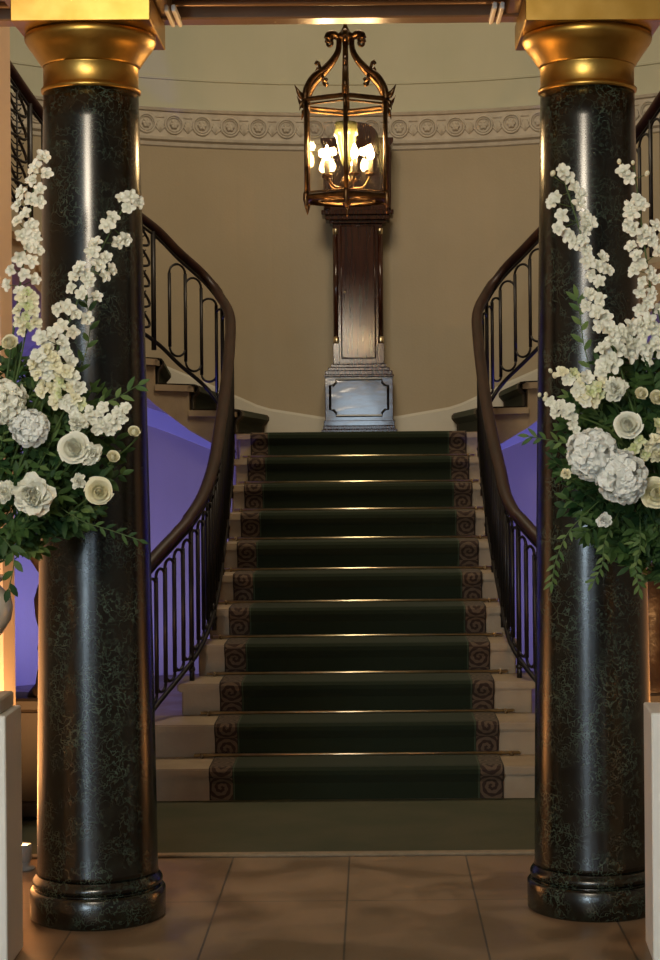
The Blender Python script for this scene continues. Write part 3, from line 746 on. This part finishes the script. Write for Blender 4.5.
# ================================================================== PLINTHS, URNS
def plinth(x, y, rz, w, hgt, word, us):
    t = tag(MB().box(-w/2, w/2, -.135, .135, 0, hgt, bev=.004).build('display_plinth', M['plinth']), 'tall white painted plinth standing in front of the %s column' % word, 'plinth')
    t.location = (x, y, 0); t.rotation_euler = (0, 0, rz)
    u = empty('urn', (x, y, hgt), 'pearl glazed footed urn of flowers on the %s white plinth' % word, 'urn', rz=rz)
    MB().box(-.115, .115, -.115, .115, 0, .05, bev=.006).build('foot_block', M['urnbase'], u)
    mb = MB(); mb.lathe([(r*us, z+(.02 if z > .1 else 0)) for r, z in [(.085, .05), (.088, .065), (.05, .085), (.032, .11), (.028, .14), (.045, .165), (.04, .175), (.06, .19), (.105, .225), (.135, .27), (.142, .31), (.135, .345), (.105, .375), (.095, .385), (.115, .405), (.12, .412), (.105, .41), (.085, .385)]], 40, caps=False); mb.build('bowl', M['pearl'], u)
plinth(-1.197, 6.035, 0, .27, .795, 'left', .95)
plinth(1.150, 6.035, radians(-3), .36, .785, 'right', .88)

# ================================================================== FLOWERS
def basis(d, roll=0.0):
    d = V(d).normalized(); q = d.to_track_quat('Z', 'Y'); return (q @ Quaternion((0, 0, 1), roll)).to_matrix().to_4x4()
def petal(mb, mtx, L, W, cup=.25, nu=4, nv=3, ruffle=0.0, ph=0.0):
    vs = []; fs = []
    for i in range(nu+1):
        t = i/nu; w = W*(sin(pi*(t*.86+.07)))**.7 if t > 0 else W*.25
        if t == 1: w = W*.45
        for j in range(nv):
            u = -1+2*j/(nv-1)
            z = cup*L*t*t*1.0+abs(u)*w*.35+ruffle*sin(u*3+ph+t*5)
            vs.append((u*w*.5, L*t, z))
    for i in range(nu):
        for j in range(nv-1): fs.append((i*nv+j, i*nv+j+1, (i+1)*nv+j+1, (i+1)*nv+j))
    mb.add(vs, fs, True, mtx)
rnd = random.random
def floret_mesh(seed, n=5, L=.021, W=.021, cup=.15, two=True):
    random.seed(seed); mb = MB()
    for lay in range(2 if two else 1):
        for k in range(n):
            a = 2*pi*k/n+lay*pi/n+random.uniform(-.15, .15)
            mt = Matrix.Rotation(a, 4, 'Z') @ Matrix.Rotation(radians(random.uniform(-8, 20)+lay*32), 4, 'X')
            petal(mb, mt, L*(1-.45*lay)*random.uniform(.8, 1.15), W*(1-.4*lay)*random.uniform(.85, 1.1), cup, 4, 5, L*.07, k*1.7+seed)
    mb.ball((0, 0, .003), .0035, 6, 4)
    return mb
def mesh_of(mb, name, m):
    o = mb.build(name, m); me = o.data; bpy.data.objects.remove(o); return me
DEL = [mesh_of(floret_mesh(i, 5, .031+.002*(i % 2), .029, .10), 'blossom', M['petal']) for i in range(4)]
STK = [mesh_of(floret_mesh(20+i, 5, .0225, .023, .2), 'blossom', M['green_petal' if i == 3 else 'cream_petal' if i == 2 else 'petal']) for i in range(4)]
BUD = mesh_of(MB().ball((0, 0, .006), .0075, 8, 6, (1, 1, 1.35)), 'bud', M['cream_petal'])
def child(me, nm, parent, loc, d, sc, roll=0.0):
    o = bpy.data.objects.new(nm, me); COL.objects.link(o); o.parent = parent
    o.matrix_local = Matrix.Translation(loc) @ basis(d, roll) @ Matrix.Scale(sc, 4); return o
def spike(name, label, cat, group, path, blossoms, meshes, size, buds=(), budtop=0):
    """path: stem points (px,py,D); blossoms: (px,py) list"""
    P = catmull([at(*p) for p in path], 5); base = P[0]
    t = empty(name, base, label, cat, group)
    mb = MB(); n = len(P); mb.tube([p-base for p in P], [.0042-.0022*i/n for i in range(n)], 6)
    for (x, y) in list(blossoms)+list(buds):
        q = min(P, key=lambda p: (p-at(x, y, p.y)).length); w = at(x, y, q.y-.012); mb.tube([q-base-V((0, 0, .012)), w-base], .0014, 4)
    mb.build('stem', M['stem'], t)
    for i, (x, y) in enumerate(blossoms):
        q = min(P, key=lambda p: (p-at(x, y, p.y)).length); off = random.uniform(-.012, .004)
        w = at(x, y, q.y-.018+off); side = w-q
        d = V((side.x*14+random.uniform(-.45, .45), -1, side.z*8+random.uniform(-.15, .5)))
        child(meshes[i % len(meshes)], 'blossom', t, w-base, d, size*random.uniform(.88, 1.12), rnd()*6)
    for (x, y) in buds:
        q = min(P, key=lambda p: (p-at(x, y, p.y)).length); w = at(x, y, q.y-.014)
        child(BUD, 'bud', t, w-base, (random.uniform(-.5, .5), -.6, .7), random.uniform(.8, 1.2))
    return t
def rose_mesh(seed, R, n=26, m='cream_petal'):
    random.seed(seed); mb = MB()
    layers = [(.07, 2, 1.9, .74, -.05), (.19, 3, 1.25, .72, -.09), (.33, 4, 1.0, .64, -.08), (.48, 5, .85, .50, .04), (.60, 6, .78, .32, .20), (.66, 6, .78, .10, .34)]
    if n < 22: layers = layers[:5]
    for li, (rs, cnt, wid, top, curl) in enumerate(layers):
        for q in range(cnt):
            ph = 2*pi*q/cnt+li*1.1+random.uniform(-.2, .2); tp = top+random.uniform(-.06, .06); cu = curl+random.uniform(-.03, .05)
            wav = random.uniform(0, 6); nu, nv = 9, 7; vs = []; fs = []; sk = random.uniform(.03, .10)
            for a in range(nv):
                v = a/(nv-1)
                for b in range(nu):
                    u = -1+2*b/(nu-1)
                    r = R*(rs*(.45+.55*sin(pi/2*min(1, v*1.35)))+cu*v**3+sk*rs*u*v+.02*v*v*sin(u*4+wav)+.02*abs(u)**3)
                    hh = R*(-.40+(tp+.40)*v*(1-.13*u*u*v)-max(0, cu)*.5*max(0, v-.7)*2)
                    vs.append((r*cos(ph+u*wid), r*sin(ph+u*wid), hh))
            for a in range(nv-1):
                for b in range(nu-1): fs.append((a*nu+b, a*nu+b+1, (a+1)*nu+b+1, (a+1)*nu+b))
            mb.add(vs, fs, True)
    mb.lathe([(.001, -R*.5), (R*.2, -R*.45), (R*.3, -R*.25), (R*.15, 0)], 10)
    return mb
def hyd_mesh(seed, R, n=75, L=.017):
    random.seed(seed); mb = MB(); g = pi*(3-sqrt(5)); n = int(n*.62)
    for i in range(n):
        z = 1-1.35*i/(n-1); r = sqrt(max(0, 1-z*z)); a = g*i
        d = V((r*cos(a), r*sin(a), z)); d = (d+V([random.uniform(-.16, .16) for _ in range(3)])).normalized()
        c = V((d.x*R, d.y*R, d.z*R*.8))*random.uniform(.80, 1.05)
        B = Matrix.Translation(c) @ basis(d, rnd()*6); q = random.uniform(.85, 1.2)
        for k in range(4):
            petal(mb, B @ Matrix.Rotation(pi/2*k, 4, 'Z') @ Matrix.Rotation(radians(random.uniform(-4, 14)), 4, 'X'), L*1.35*q, L*1.6*q, .05, 3, 5, L*.05, k)
    mb.ball((0, 0, -R*.05), R*.74, 14, 8, (1, 1, .8))
    return mb
def carn_mesh(seed, R, n=60):
    random.seed(seed); mb = MB(); n = int(n*1.0)
    for i in range(n):
        t = i/n; a = i*2.4+random.uniform(-.3, .3); tilt = radians(lerp(80, -8, t**.8)+random.uniform(-12, 12))
        mt = Matrix.Translation((0, 0, R*.05*random.uniform(-1, 2))) @ Matrix.Rotation(a, 4, 'Z') @ Matrix.Rotation(tilt, 4, 'X')
        petal(mb, mt, R*random.uniform(.75, .98)*(.70+.3*t), R*random.uniform(.55, .8), .22, 5, 7, R*.08, i*1.3)
    return mb
def head(name, label, cat, group, mb, m, px, py, D, d, stemto):
    p = at(px, py, D); t = empty(name, p, label, cat, group)
    o = mb.build('bloom', m, t); o.matrix_local = basis(d)
    s = V(stemto)-p; b = V(d).normalized()
    st = MB(); st.tube(catmull([-b*.012, -b*.06+V((0, .04, 0)), s*.5+V((0, .13, 0)), s], 5), .0028, 6); st.build('stem', M['stem'], t)
    return t
random.seed(5)
CL = V((-1.197, 6.03, 1.22)); CR = V((1.108, 6.03, 1.21))
G1, G2, G3, G4, G5 = 'white delphinium spikes', 'cream roses', 'white hydrangea heads', 'white stock spikes', 'ruffled white blooms'
# --- left arrangement
spike('delphinium', 'tall white delphinium rising highest at the far left beside the railing', 'flower', G1,
      [(-26, 560, 6.0), (0, 420, 5.95), (18, 300, 5.9), (28, 230, 5.88), (38, 160, 5.86)],
      [(43, 158), (36, 168), (47, 174), (33, 180), (40, 190), (22, 193), (31, 200), (19, 205), (40, 202), (26, 214), (18, 222), (31, 226), (22, 236), (36, 238), (28, 247), (38, 250), (20, 258), (31, 262), (12, 270), (24, 275), (34, 280), (8, 285), (20, 292)], DEL, .76)
spike('delphinium', 'white delphinium leaning right across the left column, with a bare stretch of stem', 'flower', G1,
      [(-20, 560, 6.0), (30, 420, 5.95), (62, 340, 5.93), (92, 268, 5.92), (125, 205, 5.9)],
      [(122, 199), (130, 197), (138, 203), (128, 208), (112, 218), (108, 226), (117, 243), (125, 239), (96, 244), (93, 252), (106, 258), (98, 264), (110, 270), (80, 268), (86, 276), (76, 276), (90, 282), (104, 276), (72, 288), (82, 294), (96, 297), (68, 307), (58, 310), (75, 314), (86, 318), (62, 326), (73, 332), (50, 338)], DEL, .76)
spike('delphinium', 'short white delphinium between the two tall spikes on the left', 'flower', G1,
      [(-20, 560, 6.0), (20, 440, 5.88), (50, 370, 5.82), (62, 330, 5.8)],
      [(42, 338), (55, 333), (62, 342), (48, 348), (66, 352), (54, 358), (70, 362), (46, 368), (60, 372), (38, 362)], DEL, .8)
spike('stock', 'lime white stock standing upright above the cream rose at the far left', 'flower', G4,
      [(-20, 560, 6.0), (12, 400, 5.85), (26, 330, 5.82), (28, 288, 5.8)],
      [(27, 292), (22, 298), (33, 299), (27, 305), (19, 310), (34, 311), (26, 316), (20, 321), (35, 322), (29, 327), (23, 331)], [STK[3], STK[2], STK[2]], .9)
spike('stock', 'cream stock below the leaning delphinium on the left, tip pointing up', 'flower', G4,
      [(-20, 560, 6.0), (30, 440, 5.85), (46, 390, 5.8), (46, 350, 5.78)],
      [(46, 350), (39, 356), (52, 357), (34, 364), (45, 365), (56, 366), (38, 374), (49, 376), (58, 378), (43, 384), (36, 370), (52, 388), (42, 392)], [STK[2], STK[0], STK[2]], 1.0)
spike('stock', 'creamy stock beside the middle of the left arrangement, over the big rose', 'flower', G4,
      [(-10, 560, 6.0), (50, 440, 5.85), (68, 400, 5.8), (68, 370, 5.78)],
      [(66, 372), (73, 378), (62, 382), (70, 388), (79, 388), (60, 394), (75, 398), (66, 402), (80, 404), (56, 402), (72, 408)], [STK[2], STK[0], STK[3]], 1.0)
spike('stock', 'white stock reaching right towards the edge of the left column', 'flower', G4,
      [(0, 550, 6.0), (70, 450, 5.85), (100, 425, 5.8), (128, 408, 5.8)],
      [(92, 420), (100, 414), (102, 424), (110, 420), (96, 430), (108, 430), (118, 412), (122, 418), (104, 408), (127, 408), (116, 424), (90, 412)], [STK[0], STK[1]], .9)
head('hydrangea', 'small white hydrangea head above the centre of the left arrangement', 'flower', G3, hyd_mesh(1, .052, 60, .015), M['hyd'], 30, 428, 5.78, (.1, -1, .25), CL)
head('carnation', 'ruffled white bloom low in the left arrangement, its largest', 'flower', G5, carn_mesh(2, .075), M['petal'], 33, 496, 5.76, (.1, -1, .1), CL)
head('hydrangea', 'white hydrangea head cut by the left edge of the photo', 'flower', G3, hyd_mesh(3, .062, 70, .017), M['petal'], 4, 402, 5.78, (.0, -1, .2), CL)
head('rose', 'small cream rose at the far left above the hydrangeas', 'flower', G2, rose_mesh(4, .032, 20), M['cream_petal'], 10, 343, 5.8, (-.1, -1, .5), CL)
head('rose', 'large open ivory rose in the middle of the left arrangement', 'flower', G2, rose_mesh(5, .050, 28), M['petal'], 74, 448, 5.74, (-.1, -1, .2), CL)
head('carnation', 'white ruffled bloom resting against the large ivory rose on the left', 'flower', G5, carn_mesh(6, .045, 45), M['petal'], 90, 454, 5.76, (.4, -1, .1), CL)
head('carnation', 'small white bloom tucked above the large ivory rose on the left', 'flower', G5, carn_mesh(7, .038, 40), M['petal'], 78, 424, 5.78, (.1, -1, .5), CL)
head('rose', 'drooping cream rose lowest on the right of the left arrangement', 'flower', G2, rose_mesh(8, .043, 24), M['cream_petal'], 99, 491, 5.74, (.15, -1, -.1), CL)
head('rose', 'pale cream rosebud nearest the right edge of the left column', 'flower', G2, rose_mesh(9, .024, 16), M['cream_petal'], 134, 432, 5.8, (.3, -.8, .6), CL)
head('rose', 'half open cream rosebud between the ivory rose and the column edge', 'flower', G2, rose_mesh(10, .025, 16), M['cream_petal'], 113, 457, 5.8, (.3, -.8, .4), CL)
head('carnation', 'small shaded white bloom peeping out beneath the ivory rose on the left', 'flower', G5, carn_mesh(11, .03, 36), M['petal'], 80, 482, 5.82, (-.2, -1, .3), CL)
head('carnation', 'white bloom at the far left edge under the hydrangea', 'flower', G5, carn_mesh(12, .04, 40), M['petal'], 6, 492, 5.82, (-.2, -1, .2), CL)
# --- right arrangement
spike('delphinium', 'white delphinium leaning left in front of the right column, buds at its tip', 'flower', G1,
      [(680, 560, 6.0), (640, 430, 5.95), (607, 320, 5.92), (586, 250, 5.91), (564, 180, 5.9)],
      [(563, 172), (567, 178), (574, 188), (580, 195), (557, 197), (578, 204), (553, 202), (562, 216), (585, 217), (589, 224), (559, 229), (569, 235), (585, 230), (575, 243), (582, 240), (586, 250), (602, 258), (588, 262), (598, 266), (607, 270), (592, 275), (600, 282), (590, 294), (600, 300), (587, 306), (597, 312), (606, 318), (600, 326)], DEL, .76, buds=[(552, 175)])
spike('delphinium', 'white delphinium standing upright at the right edge, beside the dark rail', 'flower', G1,
      [(690, 560, 6.0), (668, 430, 5.95), (652, 300, 5.92), (643, 235, 5.9), (634, 165, 5.9)],
      [(624, 172), (629, 178), (637, 199), (630, 207), (642, 206), (632, 214), (628, 225), (634, 230), (645, 232), (655, 226), (641, 240), (652, 240), (632, 247), (658, 252), (637, 256), (634, 270), (640, 264), (650, 273), (643, 282), (656, 280), (640, 292), (651, 294), (647, 304), (658, 308), (640, 310)], DEL, .74, buds=[(619, 163), (633, 164), (646, 175)])
spike('delphinium', 'short full delphinium with large white florets at the heart of the right arrangement', 'flower', G1,
      [(690, 560, 6.0), (640, 430, 5.86), (618, 360, 5.82), (608, 322, 5.82)],
      [(608, 330), (620, 332), (612, 342), (626, 340), (634, 346), (604, 348), (620, 350), (609, 358), (606, 366), (614, 364), (602, 372), (630, 328), (628, 354)], DEL, .95)
spike('delphinium', 'white delphinium spray pressed against the right edge of the photo', 'flower', G1,
      [(700, 560, 6.0), (680, 430, 5.86), (664, 340, 5.84), (658, 310, 5.82)],
      [(650, 322), (658, 330), (645, 335), (655, 345), (662, 352), (650, 358), (640, 325), (664, 338), (646, 348)], DEL, .9)
spike('stock', 'cream white stock pointing left above the hydrangeas on the right', 'flower', G4,
      [(700, 540, 6.0), (630, 420, 5.86), (590, 390, 5.8), (560, 372, 5.8)],
      [(562, 372), (568, 380), (573, 374), (580, 385), (586, 378), (590, 392), (582, 396), (578, 390), (597, 388), (594, 400), (586, 402), (600, 396), (602, 384)], [STK[2], STK[0], STK[3]], .95, buds=[(551, 372), (555, 377)])
spike('stock', 'slender white stock reaching furthest left in front of the right column', 'flower', G4,
      [(700, 540, 6.0), (620, 440, 5.86), (572, 414, 5.8), (540, 397, 5.8)],
      [(551, 402), (556, 408), (560, 404), (554, 414), (563, 412), (568, 416), (570, 408), (572, 424), (577, 430), (574, 418)], [STK[0], STK[1]], .72, buds=[(539, 396), (544, 400), (546, 396)])
spike('stock', 'lime cream stock between the open rose and the right edge', 'flower', G4,
      [(700, 540, 6.0), (670, 480, 5.86), (650, 450, 5.8), (638, 440, 5.78)],
      [(640, 440), (648, 446), (635, 448), (656, 440), (645, 454), (654, 452), (630, 455), (660, 430), (657, 424)], [STK[3], STK[2]], 1.0)
head('hydrangea', 'large white hydrangea head at the centre of the right arrangement, upper of the two', 'flower', G3, hyd_mesh(21, .068, 80, .019), M['hyd'], 592, 454, 5.74, (-.25, -1, .15), CR)
head('hydrangea', 'large white hydrangea head, lower of the two in the right arrangement', 'flower', G3, hyd_mesh(22, .072, 90, .018), M['hyd'], 622, 478, 5.72, (.0, -1, .05), CR)
head('rose', 'open ivory rose above the hydrangeas on the right', 'flower', G2, rose_mesh(23, .044, 28), M['petal'], 628, 425, 5.75, (-.15, -1, .25), CR)
head('rose', 'cream rose at the right edge beside the lower hydrangea', 'flower', G2, rose_mesh(24, .048, 26), M['cream_petal'], 655, 493, 5.73, (.0, -1, .1), CR)
head('carnation', 'ruffled white bloom above the open ivory rose on the right', 'flower', G5, carn_mesh(25, .046, 48), M['petal'], 615, 390, 5.78, (-.1, -1, .3), CR)
head('rose', 'cream rosebud higher up at the right edge of the right arrangement', 'flower', G2, rose_mesh(26, .026, 16), M['cream_petal'], 641, 394, 5.78, (.1, -1, .5), CR)
head('rose', 'cream bloom cut by the right edge under the delphiniums', 'flower', G2, rose_mesh(27, .030, 18), M['cream_petal'], 657, 398, 5.8, (.1, -1, .4), CR)
head('carnation', 'small dim white bloom lowest in the right arrangement', 'flower', G5, carn_mesh(28, .030, 36), M['hyd'], 604, 520, 5.82, (-.1, -1, .0), CR)
head('carnation', 'small white bloom tucked under the upper hydrangea on the right', 'flower', G5, carn_mesh(29, .022, 30), M['cream_petal'], 566, 474, 5.84, (-.3, -1, .2), CR)
head('carnation', 'white bloom at the right edge level with the stock, over the cream rose', 'flower', G5, carn_mesh(30, .032, 36), M['cream_petal'], 657, 455, 5.8, (.2, -1, .2), CR)

# --- foliage: leaves beyond counting
def leaf(mb, p, d, up, L, W):
    d = d.normalized(); sd = d.cross(up)
    sd = sd.normalized() if sd.length > 1e-4 else d.orthogonal().normalized()
    n = sd.cross(d); vs = []; fs = []
    prof = [(0, .08), (.25, .8), (.5, 1.0), (.78, .65), (1, .04)]; bend = random.uniform(.05, .3)
    for t, w in prof:
        c = p+d*L*t-n*bend*L*t*t
        vs += [c-sd*W*.5*w+n*W*.12*w, c, c+sd*W*.5*w+n*W*.12*w]
    for i in range(4):
        o = i*3; fs += [(o, o+1, o+4, o+3), (o+1, o+2, o+5, o+4)]
    mb.add(vs, fs, True)
def sprig(mb, p0, p1, n, L, W, droop=.1):
    mid = (p0+p1)/2+V((0, 0, droop)); P = catmull([p0, mid, p1], 6)
    mb.tube(P, .0016, 4)
    d0 = None
    for k in range(n):
        t = .3+.7*k/(n-1); i = min(int(t*(len(P)-1)), len(P)-2); c = P[i]; d = (P[i+1]-P[i]).normalized()
        sd = d.cross(V((0, -.8, .6)))
        sd = sd.normalized() if sd.length > .01 else V((1, 0, 0))
        s = 1 if k % 2 else -1
        dd = (d*.6+sd*s*.8+V([random.uniform(-.35, .35) for _ in range(3)])) if k < n-1 else d
        leaf(mb, c, dd, V((random.uniform(-.5, .5), -1, random.uniform(.2, .9))), L*random.uniform(.7, 1.15), W*random.uniform(.8, 1.1))
def foliage(C, colx, cx_, ax, az, zc, n, word, ref):
    mbs = [MB(), MB()]
    for i in range(n):
        a = rnd()*2*pi; rr = sqrt(rnd())*.95+.05
        x = cx_+ax*rr*cos(a); z = zc+az*rr*sin(a)
        y = 6.02-.24*sqrt(max(0, 1-rr*rr))*random.uniform(.2, 1.0)+random.uniform(-.05, .12)
        if abs(x-colx) < .27: y = min(y, 6.22)
        end = V((x, y, z)); st = C.lerp(end, random.uniform(.45, .7)); st.y = min(st.y, 6.15)
        if random.random() < .6: sprig(mbs[0], st, end, random.randint(9, 14), random.uniform(.04, .065), random.uniform(.016, .026), random.uniform(-.02, .06))
        else: sprig(mbs[0 if rnd() < .6 else 1], st, end, random.randint(9, 13), random.uniform(.03, .045), random.uniform(.012, .02), random.uniform(-.03, .05))
    for m_, mm, w2 in ((mbs[0], 'leaf', 'dark green'), (mbs[1], 'leaf2', 'paler green')):
        tag(m_.build('foliage', M[mm]), '%s leafy foliage packed around the flowers of the %s arrangement' % (w2, word), 'foliage', kind='stuff')
random.seed(3)
foliage(CL, -.879, -1.20, .52, .37, 1.64, 430, 'left', 0)
foliage(CR, .859, 1.10, .43, .42, 1.60, 420, 'right', 0)
# separate sprigs that stand clear of the mass
def free(label, path, n, L, W, m='leaf2'):
    P = [at(*p) for p in path]; b = P[0]; mb = MB(); Q = catmull([p-b for p in P], 6); mb.tube(Q, .0016, 5)
    o = empty('leafy_sprig', b, label, 'sprig', 'loose leafy sprigs'); mb.build('stem', M['stem'], o)
    l = MB()
    for k in range(n):
        t = .25+.75*k/(n-1); i = min(int(t*(len(Q)-1)), len(Q)-2); d = (Q[i+1]-Q[i]).normalized(); s = 1 if k % 2 else -1
        sd = d.cross(V((0, -1, 0))).normalized()
        leaf(l, Q[i], d*.8+sd*s*.7+V((0, random.uniform(-.4, .2), 0)) if k < n-1 else d, V((.2*s, -1, .4)), L*random.uniform(.8, 1.15), W)
    l.build('leaves', M[m], o)
free('leafy sprig reaching right past the left column towards the stair well', [(60, 450, 5.95), (95, 410, 5.9), (120, 396, 5.88), (140, 384, 5.86)], 9, .045, .018)
free('leafy sprig trailing down to the right below the cream rose on the left', [(50, 500, 5.9), (80, 520, 5.85), (110, 530, 5.84), (142, 541, 5.84)], 13, .035, .012, 'leaf')
free('leafy sprig hanging beside the urn on the left', [(-20, 520, 5.9), (5, 540, 5.8), (14, 560, 5.8), (8, 592, 5.8)], 8, .05, .022, 'leaf')
free('leafy sprig standing up behind the ivory rose on the left column', [(50, 440, 6.0), (80, 370, 6.0), (90, 330, 6.0), (86, 300, 6.0)], 10, .045, .017, 'leaf')
free('leafy sprig poking left beyond the edge of the right column', [(600, 450, 5.95), (575, 445, 5.88), (550, 440, 5.87), (527, 436, 5.86)], 12, .040, .014)
free('leafy sprig trailing down the left side of the right column', [(600, 500, 5.9), (570, 530, 5.86), (556, 560, 5.86), (552, 584, 5.86)], 15, .034, .011)
free('long leafy sprig hanging over the middle of the right column', [(620, 510, 5.9), (605, 540, 5.86), (602, 565, 5.86), (592, 584, 5.86)], 13, .033, .011)
free('leafy sprig hanging down at the right edge above the plinth', [(640, 510, 5.9), (640, 545, 5.86), (636, 570, 5.86), (640, 590, 5.86)], 13, .034, .012)
free('upright leafy sprig in front of the right column above the stock', [(600, 400, 5.95), (585, 350, 5.95), (580, 315, 5.95), (577, 297, 5.95)], 10, .045, .018)

# ================================================================== LIGHT
def area(name, loc, target, w, h_, energy, col):
    L = bpy.data.lights.new(name, 'AREA'); L.shape = 'RECTANGLE'; L.size = w; L.size_y = h_; L.energy = energy; L.color = col
    o = bpy.data.objects.new(name, L); COL.objects.link(o); o.location = loc
    o.rotation_euler = (V(target)-V(loc)).to_track_quat('-Z', 'Y').to_euler(); return o
for i, ((a, b), e) in enumerate(zip(wins, (130, 16))):
    area('window_daylight', ((a+b)/2, -5.95, 1.88), ((a+b)/2*.3, 6, 1.4), b-a, 1.9, e, (.70, .88, 1.0))
area('added_hall_fill', (-1.0, .2, 3.75), (-.1, 6.0, 1.4), 1.2, .9, 118, (1.0, .86, .66))  # warm fill added to brighten the flowers, not a known ceiling lamp
area('added_dome_fill', (0, 9.6, 5.9), (0, 11.5, 2), 1.5, 1.5, 58, (1.0, .84, .6))  # unseen soft fill added above to lift the stair wall
w = bpy.data.worlds.new('World'); SC.world = w; w.use_nodes = True
w.node_tree.nodes['Background'].inputs[0].default_value = (.5, .6, .8, 1); w.node_tree.nodes['Background'].inputs[1].default_value = .3

for o in bpy.data.objects:
    if o.parent is None and (o.name == 'staircase' or o.name.startswith('stair_runner') or o.name.startswith('stair_rod')): o.location.x += .008

cam = bpy.data.cameras.new('Camera'); cam.sensor_fit = 'VERTICAL'; cam.sensor_height = 36; cam.sensor_width = 24
cam.lens = F/960*36; cam.shift_x = (330-PX)/960; cam.shift_y = (PY-480)/960; cam.clip_start = .05
co = bpy.data.objects.new('Camera', cam); COL.objects.link(co); co.location = (CX, 0, CZ)
co.rotation_euler = (Matrix.Rotation(pi/2, 3, 'X') @ Matrix.Rotation(-ROLL, 3, 'Z')).to_euler()
SC.camera = co
vs_ = SC.view_settings; vs_.view_transform = 'Standard'; vs_.look = 'None'; vs_.gamma = 1; vs_.use_curve_mapping = False; vs_.exposure = 1.05
